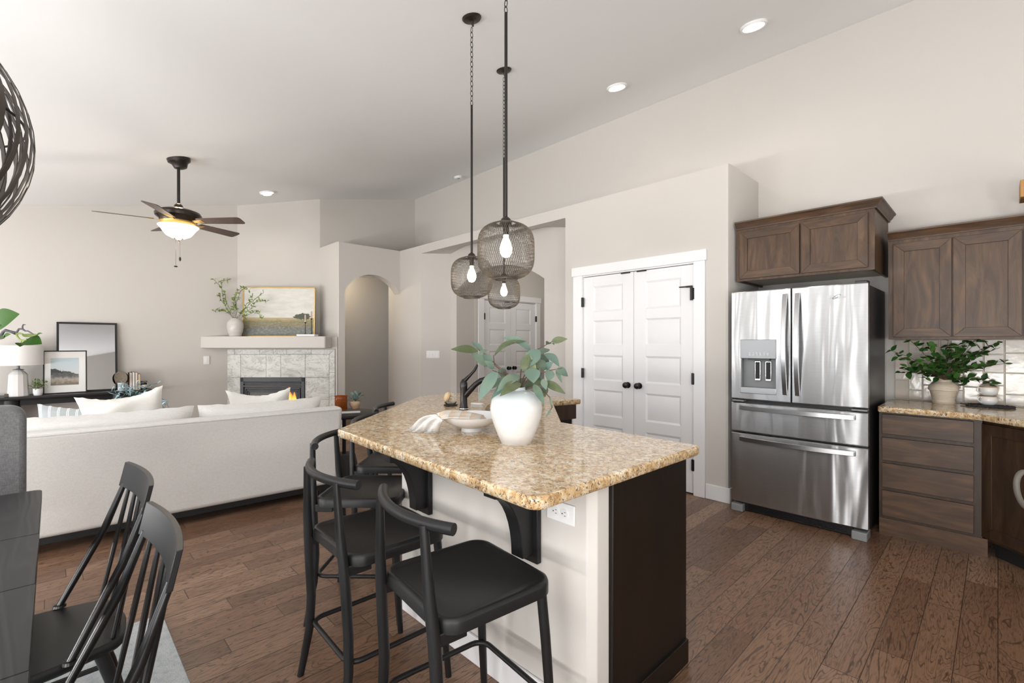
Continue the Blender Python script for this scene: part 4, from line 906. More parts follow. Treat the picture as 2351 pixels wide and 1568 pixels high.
def vhandle(x, par):
    pts = []; K = 18
    m = MB(); vs = []
    for i in range(K + 1):
        z = .965 + (1.728 - .965) * i / K; q = 2 * i / K - 1; y = YF - .012 - .045 * (1 - q * q)
        for dx, dy in ((-.015, .010), (-.015, -.008), (.015, -.008), (.015, .010)): vs.append((x + dx, y + dy, z))
    m.add(vs, [(i * 4 + j, i * 4 + (j + 1) % 4, (i + 1) * 4 + (j + 1) % 4, (i + 1) * 4 + j) for i in range(K) for j in range(4)] + [(3, 2, 1, 0), (K * 4, K * 4 + 1, K * 4 + 2, K * 4 + 3)])
    for z in (.985, 1.708): m.box(x - .012, x + .012, YF - .02, YF + .01, z - .015, z + .015)
    m.build('handle', 'stainless_satin', par, bevel=.002)
vhandle(-.052, ld); vhandle(.032, rd)
def hhandle(z, par):
    m = MB(); K = 20; vs = []
    for i in range(K + 1):
        x = -.385 + .77 * i / K; q = 2 * i / K - 1; y = YF - .010 - .042 * (1 - q * q)
        for dz, dy in ((-.017, .010), (-.017, -.008), (.017, -.008), (.017, .010)): vs.append((x, y + dy, z + dz))
    m.add(vs, [(i * 4 + (j + 1) % 4, i * 4 + j, (i + 1) * 4 + j, (i + 1) * 4 + (j + 1) % 4) for i in range(K) for j in range(4)] + [(0, 1, 2, 3), (K * 4 + 3, K * 4 + 2, K * 4 + 1, K * 4)])
    for x in (-.37, .37): m.box(x - .015, x + .015, YF - .02, YF + .012, z - .014, z + .014)
    m.build('handle', 'stainless_satin', par, bevel=.002)
d_ = door(X0, X1, .648, .878).build('drawer', 'stainless', fr); hhandle(.842, d_)
d_ = door(X0, X1, .075, .632).build('drawer', 'stainless', fr); hhandle(.592, d_)
for s in (-1, 1):
    m = MB(); m.prism(round_poly([(s * .45, -.03), (s * .45, .10), (s * .36, .10), (s * .36, -.03)], .01) if s > 0 else round_poly([(-.45, -.03), (-.36, -.03), (-.36, .10), (-.45, .10)], .01), 0, .058); m.build('foot', 'grey_plastic', fr, bevel=.005)
m = MB(); m.box(-.36, .36, .02, .06, .01, .065)
for i in range(5): m.box(-.33, .33, .012, .022, .018 + i * .009, .022 + i * .009)
m.build('toe_grille', 'fridge_black', fr)
for x, z in ((X0 + .05, .893), (X1 - .05, .893)):
    MB().box(x - .045, x + .045, -.01, .06, z - .006, z + .006).build('hinge', 'grey_plastic', fr, bevel=.002)
MB().box(X1 - .075, X1 - .005, .0, .09, 1.766, 1.79).build('hinge_cover', 'fridge_black', fr, bevel=.004)
def text(s_, size, mat, parent, loc, rot, ext_=.0006, name='lettering'):
    cu = bpy.data.curves.new('lettering', 'FONT'); cu.body = s_; cu.size = size; cu.extrude = ext_; cu.align_x = 'CENTER'; cu.align_y = 'CENTER'
    tmp = bpy.data.objects.new('lettering', cu); COL.objects.link(tmp); dg = bpy.context.evaluated_depsgraph_get(); me = bpy.data.meshes.new_from_object(tmp.evaluated_get(dg)); bpy.data.objects.remove(tmp)
    me.materials.clear(); me.materials.append(MATS[mat]); o = bpy.data.objects.new(name, me); COL.objects.link(o); o.parent = parent; o.location = loc; o.rotation_euler = rot; return o
text('Whirlpool', .026, 'white_plastic', rd, (.272, YF - .0005, 1.683), (rad(90), 0, 0), name='maker_lettering')
m = MB(); m.tube([(.272 + .024 * cos(a) * .9 + .008 * sin(a), YF - .001, 1.686 + .015 * sin(a + .5)) for a in [2 * PI * i / 28 for i in range(25)]], .0011, 5); m.build('emblem_swoosh', 'fridge_black', rd)

def shaker(parent, x0, x1, z0, z1, fw=.062, mat='alder_vertical', name='cabinet_door', y=0, th=.020, xf=None):
    o1 = MB().box(x0 + fw, x1 - fw, y - th + .009, y, z0 + fw, z1 - fw).build(name, mat, parent, xf=xf); hm = 'alder_horizontal' if mat == 'alder_vertical' else mat
    for nm, mt, quad in (('door_stile', mat, ((x0, z0), (x0 + fw, z0 + fw), (x0 + fw, z1 - fw), (x0, z1))), ('door_stile', mat, ((x1, z1), (x1 - fw, z1 - fw), (x1 - fw, z0 + fw), (x1, z0))),
                         ('door_rail', hm, ((x0, z1), (x0 + fw, z1 - fw), (x1 - fw, z1 - fw), (x1, z1))), ('door_rail', hm, ((x0, z0), (x1, z0), (x1 - fw, z0 + fw), (x0 + fw, z0 + fw)))):
        MB().ext([(a, y - th, b) for a, b in quad], (0, th, 0)).build(nm, mt, o1, bevel=.0015, xf=xf)
    return o1
def crown(m, x0, x1, y, yb, z, left=True, right=True):          # stepped crown moulding, front at y, back at yb
    prof_ = [(0, 0), (.012, 0), (.014, .012), (.030, .028), (.034, .040), (.048, .052), (.050, .062), (0, .062)]
    el, er = (1 if left else 0), (1 if right else 0); vs = []; n_ = len(prof_)
    for o_, h in prof_: vs += [(x0 - o_ * el, yb, z + h), (x0 - o_ * el, y - o_, z + h), (x1 + o_ * er, y - o_, z + h), (x1 + o_ * er, yb, z + h)]
    m.add(vs, [(i * 4 + j, i * 4 + j + 1, ((i + 1) % n_) * 4 + j + 1, ((i + 1) % n_) * 4 + j) for i in range(n_) for j in range(3)])
c1 = thing('wall_cabinet', 'short two door wall cabinet with crown above the refrigerator', 'cabinet', (-1.082, 4.22, 0), 0, 'dark stained alder cabinets')
m = MB(); m.box(-.487, .467, 0, .02, 1.885, 2.335); m.box(-.487, -.469, .02, .598, 1.885, 2.335); m.box(.449, .467, .02, .598, 1.885, 2.335); m.build('cabinet_body', 'alder_vertical', c1)
MB().box(-.469, .449, .02, .598, 1.902, 1.915).build('bottom_panel', 'cabinet_underside', c1)
m = MB(); crown(m, -.487, .467, 0, .598, 2.325, False); m.build('crown_moulding', 'alder_horizontal', c1)
shaker(c1, -.455, -.006, 1.905, 2.30); shaker(c1, .006, .430, 1.905, 2.30)
c2 = thing('wall_cabinet', 'taller two door wall cabinet above the plant and mugs', 'cabinet', (-.08, 4.49, 0), 0, 'dark stained alder cabinets')
m = MB(); m.box(-.492, .62, 0, .328, 1.385, 2.135); m.build('cabinet_body', 'alder_vertical', c2)
m = MB(); crown(m, -.492, .62, 0, .328, 2.118, False, False); m.build('crown_moulding', 'alder_horizontal', c2)
shaker(c2, -.462, -.145, 1.402, 2.09); shaker(c2, -.137, .188, 1.402, 2.09); shaker(c2, .198, .55, 1.402, 2.09)
c3 = thing('drawer_cabinet', 'base cabinet of four plain alder drawers beside the refrigerator', 'cabinet', (-.33, 4.245, 0), 0, 'dark stained alder cabinets')
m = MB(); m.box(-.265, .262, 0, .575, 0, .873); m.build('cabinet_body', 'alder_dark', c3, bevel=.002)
MB().box(-.262, .285, -.008, 0, 0, .115).build('plinth', 'alder_horizontal', c3)
for a, b in ((.715, .855), (.530, .690), (.338, .508), (.135, .315)): MB().box(-.245, .222, -.020, 0, a, b).build('drawer_front', 'alder_horizontal', c3, bevel=.002)
c4 = thing('corner_cabinet', 'dark angled corner base cabinet door right of the drawers', 'cabinet', (-.055, 4.255, 0), rad(-45.5), 'dark stained alder cabinets')
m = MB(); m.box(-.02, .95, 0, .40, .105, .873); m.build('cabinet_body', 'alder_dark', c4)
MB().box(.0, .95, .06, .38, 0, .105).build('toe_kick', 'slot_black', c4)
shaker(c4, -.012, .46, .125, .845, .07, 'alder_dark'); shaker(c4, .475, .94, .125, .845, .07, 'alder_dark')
c5 = [(-.592, 4.815), (-.592, 4.165), (-.085, 4.150), (.62, 3.42), (1.30, 3.42), (1.30, 4.815)]
tag(slab(ccw(round_poly(c5, [0, .015, .05, .03, 0, 0])), .874, .914, .006).build('kitchen_worktop', 'granite', ang=50), 'tan speckled granite worktop under the potted plant and mugs', 'worktop')
bs = thing('tile_backsplash', 'glazed cream tile backsplash behind the plant and mugs', 'backsplash', (-.1, 4.819, 0)); m = MB(); MB().box(-.478, 1.3, -.004, 0, .914, 1.384).build('grout_bed', 'grout', bs)
x = -.475; random.seed(21); m = MB()
for wd, hs in [(.085, (.15, .16, .16)), (.085, (.075, .135, .13, .13)), (.098, (.12, .12, .09, .14)), (.062, (.16, .14, .17)), (.068, (.09, .15, .10, .13)), (.105, (.12, .12, .12, .11)), (.105, (.14, .09, .13, .11)), (.115, (.08, .15, .14, .10)), (.125, (.15, .17, .15)), (.11, (.12, .12, .12, .11)), (.11, (.16, .16, .15)), (.11, (.12, .12, .12, .11)), (.11, (.16, .16, .15))]:
    z = .917
    for h in hs:
        z2 = min(z + h, 1.383); m.cur = random.random(); y_ = -.010; t1, t2 = random.uniform(-.0012, .0012), random.uniform(-.0012, .0012)
        m.hexa([(x + .003, y_ + t1, z + .003), (x + wd - .003, y_ + t2, z + .003), (x + wd - .003, 0, z + .003), (x + .003, 0, z + .003)], [(x + .003, y_ - t2, z2 - .003), (x + wd - .003, y_ - t1, z2 - .003), (x + wd - .003, 0, z2 - .003), (x + .003, 0, z2 - .003)]); z = z2
    x += wd
m.build('glazed_tiles', 'glazed_tile', bs, bevel=.0025)
# things on the worktop
px_ = Vector((-.280, 4.69, .914)); po = thing('stoneware_pot', 'cream ribbed stoneware pot holding the leafy green plant', 'pot', tuple(px_))
MB().lathe([(0, 0), (.080, 0), (.083, .010), (.083, .022), (.079, .028), (.084, .040), (.094, .080), (.098, .088), (.098, .096), (.108, .098), (.110, .112), (.103, .132), (.082, .150), (.062, .162), (.058, .178), (.062, .184), (.062, .190), (.054, .190), (.052, .176), (0, .165)], 44).build('pot_body', 'stoneware', po, xf=Matrix.Diagonal((.78, .78, 1, 1)))
pl_ = thing('potted_plant', 'bushy dark green leafy stems in the cream stoneware pot', 'plant', tuple(px_ + Vector((0, 0, .17)))); P0 = Matrix.Translation(-(px_ + Vector((0, 0, .17)))); random.seed(5)
ms, ml = MB(), MB()
for k in range(34):
    tx, ty = random.choice([(-115, -60), (-95, -25), (-80, -90), (-60, -35), (-35, -85), (-20, -50), (0, -60), (15, -90), (30, -45), (50, -80), (75, -95), (90, -70), (70, -35), (100, -20), (125, -78), (135, -35), (115, 5), (-45, 5), (40, 5), (-10, -20), (20, -20)])
    c0 = at(2168, 872, 3.43); d_ = random.uniform(-.11, .07); tip = at(2168 + tx + random.uniform(-10, 10), 872 + ty + random.uniform(-10, 10), 3.43 + d_); 
    tip.z = min(tip.z, 1.375); tip.y = min(tip.y, 4.77); mid_ = c0.lerp(tip, .5) + Vector((0, 0, .03 + .03 * random.random()))
    pts = [(c0 * (1 - t) + mid_ * t) * (1 - t) + (mid_ * (1 - t) + tip * t) * t for t in [i / 6 for i in range(7)]]; ms.tube(pts, [.0022] * 3 + [.0017] * 3 + [.001], 5)
    for j in range(2, 7):
        for _ in range(2):
            b = pts[j]; dr = Vector((random.uniform(-1, 1), random.uniform(-1, 1), random.uniform(-.5, .8))).normalized(); L = random.uniform(.036, .066); e = b + dr * L
            if e.y > 4.80 or e.z > 1.383: continue
            ml.leaf(b, e, L * .62, Vector((random.uniform(-.4, .4), -.5, .8)), random.uniform(-.1, .15), .25, 5, random.random() ** 2.2)
ms.build('stems', 'stem_brown', pl_, xf=P0); ml.build('leaves', 'camellia_leaf', pl_, xf=P0)
tv = thing('braided_trivet', 'dark grey braided oblong trivet under the two mugs', 'trivet', (-.038, 4.655, .9145), rad(-8)); m = MB()
for k in range(6):
    e = .012 * k; a = rrect(-.115 + e, .115 - e, -.075 + e, .075 - e, .05 - e * .6, 6); n_ = len(a)
    dense = []
    for i in range(n_):
        p, q = Vector(a[i]), Vector(a[(i + 1) % n_]); s_ = max(1, int((q - p).length / .006))
        for j in range(s_): dense.append(p.lerp(q, j / s_))
    m.tube([(p.x, p.y, .0065 + .0012 * sin(i * 1.9)) for i, p in enumerate(dense)], [.0062 + .0010 * sin(i * 1.3) for i in range(len(dense))], 6, True)
m.build('braid', 'braid', tv)
MB().tube([(-.115 - .018 + .018 * cos(2 * PI * i / 16), .012 * sin(2 * PI * i / 16), .008) for i in range(16)], .004, 6, True).build('leather_loop', 'stem_brown', tv)
def mug(x, y, z, rz, label):
    r = thing('stoneware_mug', label, 'mug', (x, y, z), rz, 'cream stoneware mugs'); MB().lathe([(0, 0), (.030, 0), (.040, .006), (.048, .022), (.050, .036), (.046, .052), (.044, .062), (.042, .064), (.041, .060), (.044, .038), (.038, .01), (0, .006)], 36).build('mug_body', 'mug_glaze', r)
    MB().tube([(-.043, 0, .050), (-.060, 0, .056), (-.072, 0, .046), (-.070, 0, .032), (-.056, 0, .020), (-.046, 0, .016)], .0042, 8).build('handle', 'mug_glaze', r)
mug(-.048, 4.668, .9275, YAW + rad(0), 'lower mug of the stack on the braided trivet'); mug(-.047, 4.668, .9925, YAW + rad(-8), 'upper mug of the stack, tilted, brown rimmed')
r = thing('wooden_crate', 'reclaimed wooden box corner hanging above the right cabinet', 'wooden box', (.11, 4.70, 2.18)); p = at(2341, 452, 3.07)
r.location = (p.x, p.y, 2.182)
m = MB(); m.box(0, .30, -.08, .12, .105, .215); m.build('box_body', 'wood_box', r, bevel=.004)
m = MB(); m.box(.03, .045, -.05, .1, 0, .105); m.box(.25, .265, -.05, .1, 0, .105); m.build('stand', 'black_metal', r)
r = thing('oval_ring', 'grey oval ring at the right border before the dark cabinet door', 'ring', (0, 0, 0)); p = at(2360, 1127, 1.6); r.location = p; r.rotation_euler = (rad(8), rad(-12), YAW)
MB().tube([(.036 * cos(2 * PI * i / 32), .012 * sin(2 * PI * i / 32), .063 * sin(2 * PI * i / 32)) for i in range(32)], .0085, 10, True).build('ring', 'grey_rim', r)  # stand-in for an unidentified object, made as a plain ring

# ================================================================== living room
random.seed(11)
def pillow_mesh(w_, h, th, n=18, pinch=.06, crease=0, seed=0, sag=0):
    m = MB(); rr_ = random.Random(seed); ph = [rr_.uniform(0, 6) for _ in range(6)]
    for sg in (1, -1):
        vs = []
        for i in range(n + 1):
            for j in range(n + 1):
                u = 2 * i / n - 1; v = 2 * j / n - 1; px_ = u * (1 - pinch * (1 - abs(u)) * 0 - pinch * (1 - v * v) * abs(u)); pz_ = v * (1 - pinch * (1 - u * u) * abs(v))
                t = ((1 - u * u) * (1 - v * v)); t = max(0, t) ** .42
                y = sg * th / 2 * t * (1 + crease * (sin(4 * u + ph[0]) * cos(3 * v + ph[1]) * .3 + sin(9 * u * v + ph[2]) * .15))
                edge = (1 - t) * .004 * sin(23 * (u + v) + ph[3]) * (0 if t == 0 and abs(u) + abs(v) > 1.98 else 1)
                vs.append((px_ * w_ / 2, y, pz_ * h / 2 + edge - sag * (1 - u * u) ** 1.5 * max(0, v) ** 1.5))
        fs = [(i * (n + 1) + j, i * (n + 1) + j + 1, (i + 1) * (n + 1) + j + 1, (i + 1) * (n + 1) + j) for i in range(n) for j in range(n)]
        if sg > 0: fs = [f[::-1] for f in fs]
        fs = [f[::-1] for f in fs]; m.add(vs, fs)
    return m
so = thing('sofa', 'long cream linen sofa seen from behind', 'sofa', (-4.19, .82, 0), rad(86.5))
x0, x1 = -1.09, 1.02
m = MB(); m.hexa([(x0, 0, .105), (x1, 0, .105), (x1, .17, .105), (x0, .17, .105)], [(x0, -.125, .80), (x1, -.125, .80), (x1, .03, .80), (x0, .03, .80)]); m.build('back', 'linen_light', so, bevel=.035, seg=5)
m = MB(); m.tube([(x0 + .03, -.122, .782), (x1 - .03, -.122, .782)], .005, 6); m.build('welt', 'linen_light', so)
m = MB(); m.box(x0, x1, .10, .92, .105, .30); m.build('base', 'linen_light', so, bevel=.02, seg=3)
for a, b in ((x0, x0 + .12), (x1 - .12, x1)): MB().box(a, b, .08, .92, .11, .60).build('arm', 'linen_light', so, bevel=.03, seg=4)
for a, b in ((x0 + .13, -.04), (-.03, x1 - .13)): MB().box(a, b, .22, .93, .30, .45).build('seat_cushion', 'cushion_linen', so, bevel=.04, seg=4)
for i, (a, b) in enumerate(((x0 + .03, -.05), (-.03, x1 - .12))):
    c = pillow_mesh(b - a, .50, .26, 20, .05, .12, i); M = Matrix.Translation(((a + b) / 2, .105, .635)) @ Matrix.Rotation(rad(7), 4, 'X'); c.build('back_cushion', 'cushion_linen', so, xf=M, ang=80)
for sx in (x0 + .12, x1 - .12):
    for sy in (.06, .84): MB().box(sx - .03, sx + .03, sy - .03, sy + .03, 0, .108).build('leg', 'black_wood', so, bevel=.004)
m = MB(); m.box(x0 + .03, x1 - .03, .02, .88, .065, .108); m.build('plinth', 'black_wood', so)
def pillow(label, name, c, w_, h, th, rz, tilt_, roll, mat, seed, pinch=.07, crease=1.0):
    r = thing(name, label, 'pillow', tuple(c), rz); M = Matrix.Rotation(tilt_, 4, 'X') @ Matrix.Rotation(roll, 4, 'Y')
    pillow_mesh(w_, h, th, 22, pinch, crease, seed, .045 if 'white' in mat else 0).build('pillow_cover', mat, r, xf=M, ang=80); return r
p = at(286, 953, 3.72); pillow('large white pillow standing tilted at the left of the sofa', 'throw_pillow', p, .54, .40, .16, rad(80), rad(12), rad(-7), 'pillow_white', 3, .10)
p = at(598, 940, 4.45); pillow('smaller white pillow on the right half of the sofa before the firebox', 'throw_pillow', p, .57, .40, .15, rad(55), rad(10), rad(-2), 'pillow_white', 4, .11)
p = at(164, 989, 3.70); pillow('grey striped pillow half hidden behind the large white pillow', 'throw_pillow', p, .42, .42, .12, rad(70), rad(20), rad(10), 'striped_fabric', 5, .08, .3)

# round side table and what stands on it
sp = at(790, 790, 4.88); st = thing('side_table', 'small round black pedestal table at the end of the sofa', 'side table', (sp.x, sp.y, 0))
MB().lathe([(0, .615), (.30, .615), (.312, .628), (.312, .645), (.305, .648), (.0, .648)], 48).build('table_top', 'black_wood', st)
MB().tube([(0, 0, .2), (0, 0, .62)], .019, 16).build('stem', 'black_metal', st)
MB().lathe([(0, 0), (.150, 0), (.152, .01), (.112, .21), (.105, .22), (0, .22)], 40).build('base', 'concrete_black', st)
p = at(797, 948, 4.85); bk = thing('coffee_table_book', 'dark covered book with white pages on the side table', 'book', (p.x, p.y, .6485), YAW + rad(20))
MB().box(-.125, .125, -.09, .09, .004, .026).build('pages', 'paper_white', bk); m = MB(); m.box(-.128, .128, -.093, .093, .026, .030); m.build('cover', 'book_cover', bk); MB().box(-.128, .128, -.093, .093, 0, .004).build('back_cover', 'book_cover', bk)
p = at(783, 940, 4.83); cn = thing('amber_candle', 'amber glass candle jar on the book beside the sofa', 'candle', (p.x, p.y, .679))
MB().lathe([(0, 0), (.056, 0), (.060, .006), (.062, .12), (.060, .132), (.064, .138), (.064, .145), (.058, .145), (.057, .012), (0, .010)], 36).build('glass_jar', 'amber_glass', cn); MB().lathe([(0, .011), (.054, .011), (.054, .085), (0, .085)], 28).build('wax', 'candle_wax', cn)
p = at(815, 940, 4.90); sc = thing('small_potted_plant', 'small sage green plant in a tan bowl on the side table', 'plant', (p.x, p.y, .679))
MB().lathe([(0, 0), (.030, 0), (.034, .006), (.052, .035), (.056, .06), (.050, .078), (.044, .082), (.042, .076), (0, .07)], 30).build('pot', 'terracotta_wood', sc)
m = MB(); ms_ = MB()
for k in range(46):
    a = random.uniform(0, 2 * PI); e = random.uniform(.1, 1.3); d = Vector((cos(a) * cos(e), sin(a) * cos(e), sin(e))); b = Vector((0, 0, .08)) + d * random.uniform(.015, .075); L = random.uniform(.035, .06)
    if k % 4 == 0: ms_.tube([(0, 0, .07), b], .0014, 4)
    m.leaf(b, b + (d + Vector((random.uniform(-.5, .5), random.uniform(-.5, .5), random.uniform(-.6, .3)))).normalized() * L, L * .5, (0, 0, 1), .1)
m.build('leaves', 'sage_leaf', sc); ms_.build('stems', 'stem_brown', sc)

# console table on the left wall
ct_ = thing('console_table', 'black rounded console table against the left wall', 'console table', (-7.80, .10, 0))
rt = round_poly([(-.175, -.82), (.185, -.82), (.185, .84), (-.175, .84)], .15, 10)
slab(ccw(rt), .722, .760, .004).build('table_top', 'black_wood', ct_, ang=50)
for yy in (-.43, .50): MB().prism(ccw(round_poly([(-.14, yy - .07), (.14, yy - .07), (.14, yy + .07), (-.14, yy + .07)], .065, 8)), 0, .7215).build('pedestal', 'black_wood', ct_)
MB().box(-.10, .10, -.70, .72, .655, .7215).build('apron', 'black_wood', ct_)
ZT = .7605; XC = -7.78
def onc(px_, X=XC):
    u = (px_ - 1175.5) / FPX; r = FW + RT * u; t = X / r.x; return Vector((X, r.y * t, ZT)), t
p, t = onc(42, -7.74); lm = thing('table_lamp', 'white faceted ceramic table lamp with a wide drum shade', 'lamp', tuple(p))
m = MB(); K = 12; prf = [(0, 0), (.116, 0), (.120, .01), (.104, .245), (.068, .282), (.034, .30), (0, .30)]
vs = []
for r_, z in prf[1:-1]: vs += [(r_ * cos(2 * PI * k / K), r_ * sin(2 * PI * k / K), z) for k in range(K)]
nl = len(prf) - 2; m.add(vs, [(i * K + k, i * K + (k + 1) % K, (i + 1) * K + (k + 1) % K, (i + 1) * K + k) for i in range(nl - 1) for k in range(K)] + [tuple(range(K - 1, -1, -1)), tuple((nl - 1) * K + k for k in range(K))])
m.build('lamp_base', 'lamp_ceramic', lm, ang=8, xf=Matrix.Diagonal((.74, .74, 1, 1))); MB().lathe([(.046, .298), (.048, .304), (.02, .308), (.013, .312), (.013, .40), (0, .40)], 20).build('neck', 'grey_plastic', lm)
o = MB().lathe([(.200, .352), (.205, .352), (.205, .575), (.200, .575), (.200, .352)], 56).build('shade', 'lamp_shade', lm)
p, t = onc(14, -7.70); r = thing('small_dark_box', 'tiny dark block at the foot of the table lamp', 'box', tuple(p)); MB().box(-.015, .015, -.014, .014, 0, .035).build('block', 'book_cover', r, bevel=.002); MB().box(-.008, .008, -.015, -.0135, .012, .026).build('face', 'slot_black', r)
p, t = onc(87, -7.70); pp = thing('small_potted_plant', 'small bushy green plant in a white pot left of the framed print', 'plant', tuple(p))
MB().lathe([(0, 0), (.042, 0), (.046, .006), (.054, .03), (.055, .078), (.050, .080), (.049, .070), (0, .068)], 32).build('pot', 'white_ceramic', pp, xf=Matrix.Diagonal((.78, .78, 1, 1)))
m = MB(); ms_ = MB()
for k in range(150):
    a = random.uniform(0, 2 * PI); e = random.uniform(-.1, 1.5); d = Vector((cos(a) * cos(e), sin(a) * cos(e), sin(e))); b = Vector((0, 0, .085)) + d * random.uniform(.02, .095); L = random.uniform(.018, .032)
    if k % 8 == 0: ms_.tube([(0, 0, .07), b], .0012, 4)
    m.leaf(b, b + (d + Vector((random.uniform(-1, 1), random.uniform(-1, 1), random.uniform(-.4, .8)))).normalized() * L, L * .6, (0, 0, 1), .1, n=3)
m.build('leaves', 'small_green_leaf', pp); ms_.build('stems', 'stem_brown', pp)
def frame(name, label, cat, y0, y1, h, x, lean, fw, fd, mat, depth_):
    """leaning frame: local x along +y world, local y into wall"""
    r = thing(name, label, cat, (x, (y0 + y1) / 2, ZT), rad(90)); w2 = (y1 - y0) / 2; M = Matrix.Rotation(-lean, 4, 'X'); m = MB()
    m.box(-w2, -w2 + fw, 0, fd, 0, h); m.box(w2 - fw, w2, 0, fd, 0, h); m.box(-w2 + fw, w2 - fw, 0, fd, 0, fw); m.box(-w2 + fw, w2 - fw, 0, fd, h - fw, h); m.build('frame', mat, r, xf=M, bevel=.0015); return r, M, w2
r, M, w2 = frame('wall_mirror', 'black framed mirror leaning on the left wall behind the print', 'mirror', .035, .60, .865, -7.865, rad(6), .022, .025, 'black_metal', 0)
MB().box(-w2 + .02, w2 - .02, .008, .02, .02, .845).build('mirror_pane', 'mirror_glass', r, xf=M)
r, M, w2 = frame('framed_print', 'black framed dune print with a wide white mat', 'picture', -.08, .305, .515, -7.79, rad(6), .012, .02, 'black_metal', 0)
MB().box(-w2 + .01, w2 - .01, .008, .016, .01, .505).build('mat_board', 'paper_white', r, xf=M)
MB().box(-w2 + .065, w2 - .075, .0065, .009, .10, .425).build('print', 'dune_print', r, xf=M)
p, t = onc(281, -7.74); r = thing('disc_sculpture', 'bronze disc sculpture on a marble block on the console', 'sculpture', tuple(p), YAW)
MB().box(-.036, .036, -.03, .03, 0, .10).build('marble_base', 'marble_block', r, bevel=.002)
m = MB(); m.lathe([(0, -.012), (.02, -.014), (.024, -.008), (.07, -.006), (.085, 0), (.085, .006), (0, .008)], 40, (0, -.02, .165), (0, -1, 0)); m.build('front_disc', 'bronze_disc', r)
m = MB(); m.lathe([(0, -.006), (.07, -.005), (.08, 0), (.08, .005), (0, .006)], 40, (-.022, .03, .155), (0, -1, 0)); m.build('rear_disc', 'bronze_disc', r)
BL = ['cream narrow book, leftmost of the four standing on the console', 'white slim book, second from left of the four on the console', 'beige book, second from right of the four on the console', 'tan shorter book, rightmost of the four on the console']
plain('page_cream', (0.78, 0.68, 0.58), .8); plain('page_tan', (0.66, 0.53, 0.36), .8)
for i, (px_, hh, mt) in enumerate(((298.5, .225, 'page_cream'), (304.8, .23, 'paper_white'), (311.2, .225, 'page_cream'), (317.8, .205, 'page_tan'))):
    p, t = onc(px_, -7.79); r = thing('book', BL[i], 'book', tuple(p), rad(90), 'books standing on the console'); w_ = .030
    MB().box(-w_ / 2 + .004, w_ / 2 - .004, -.075, .07, .002, hh - .004).build('pages', mt, r)
    m = MB(); m.box(-w_ / 2, -w_ / 2 + .0035, -.078, .078, 0, hh); m.box(w_ / 2 - .0035, w_ / 2, -.078, .078, 0, hh); m.box(-w_ / 2, w_ / 2, .072, .078, 0, hh); m.build('cover', 'book_cover', r)
p, t = onc(329.5, -7.77); r = thing('jar_candle', 'dark lidded jar candle with cream label right of the books', 'candle', tuple(p))
MB().lathe([(0, 0), (.036, 0), (.038, .005), (.038, .085), (.034, .09), (0, .09)], 28).build('jar', 'slot_black', r); MB().lathe([(.0385, .02), (.0385, .062)], 28).build('label', 'page_cream', r); MB().lathe([(0, .108), (.038, .108), (.039, .105), (.039, .09), (0, .09)][::-1], 28).build('lid', 'book_cover', r)
# tall planter with trailing pale leaves between console and sofa
p = at(312, 905, 5.3); tp = thing('tall_planter', 'dark planter with trailing pale blue leaves between console and sofa', 'planter', (p.x, p.y, 0)); tc_ = p
MB().lathe([(0, 0), (.10, 0), (.13, .76), (.135, .775), (.12, .775), (.11, .72), (0, .72)], 32).build('planter', 'black_metal', tp)
m = MB(); ms_ = MB(); T1 = Matrix.Translation((-p.x, -p.y, 0))
for k in range(34):
    sx = random.uniform(-68, 78); dy = random.uniform(-30, 25) if abs(sx) < 55 else random.uniform(5, 55); c0 = at(312, 908, 5.3); tip = at(312 + sx, 905 + dy, 5.3 + random.uniform(-.25, .2)); mid_ = c0.lerp(tip, .45) + Vector((0, 0, .05 + random.random() * .07))
    pts = [(c0 * (1 - q) + mid_ * q) * (1 - q) + (mid_ * (1 - q) + tip * q) * q for q in [i / 7 for i in range(8)]]; ms_.tube(pts, .0018, 4)
    for j in range(3, 8):
        dr = Vector((random.uniform(-1, 1), random.uniform(-1, 1), random.uniform(-1, .5))).normalized(); m.leaf(pts[j], pts[j] + dr * random.uniform(.05, .10), .016, (random.random(), random.random(), 1), random.uniform(-.3, .3), .3, 6)
for tx in (372, 386, 380):
    pts = [at(345, 920, 5.3), at(360, 913, 5.3), at(tx - 4, 918, 5.3), at(tx, 935, 5.3), at(tx + 3, 955, 5.3)]; ms_.tube(pts, .0018, 4)
    for j in range(1, 5):
        for _ in range(3): dr = Vector((random.uniform(-.6, .6), random.uniform(-.6, .6), random.uniform(-1.2, -.2))).normalized(); m.leaf(pts[j], pts[j] + dr * random.uniform(.06, .10), .016, (random.random(), random.random(), .5), .2, .3, 6)
m.build('leaves', 'pale_blue_leaf', tp, xf=T1); ms_.build('stems', 'sage_leaf', tp, xf=T1)

# on the mantel
ZM = 1.4625
def onm(px_, d): q = at(px_, 790, d); q.z = ZM; return q
q0, q1 = onm(555.5, 7.075), onm(722, 7.22); w_ = (q1 - q0).length; az = math.atan2(q1.y - q0.y, q1.x - q0.x)
r = thing('landscape_painting', 'gold framed meadow landscape painting leaning on the mantel', 'picture', tuple((q0 + q1) / 2), az); M = Matrix.Rotation(rad(-3), 4, 'X'); h = .755; m = MB(); a = w_ / 2
m.box(-a, -a + .014, 0, .03, 0, h); m.box(a - .014, a, 0, .03, 0, h); m.box(-a, a, 0, .03, h - .014, h); m.box(-a, a, 0, .03, 0, .014); m.build('frame', 'brass', r, xf=M, bevel=.001); MB().box(-a + .012, a - .012, .006, .02, .012, h - .012).build('canvas', 'meadow_painting', r, xf=M)
q = onm(540, 6.93); r = thing('mantel_vase', 'grey ribbed glazed vase on the left of the mantel', 'vase', tuple(q)); S_ = 6.93 / FPX
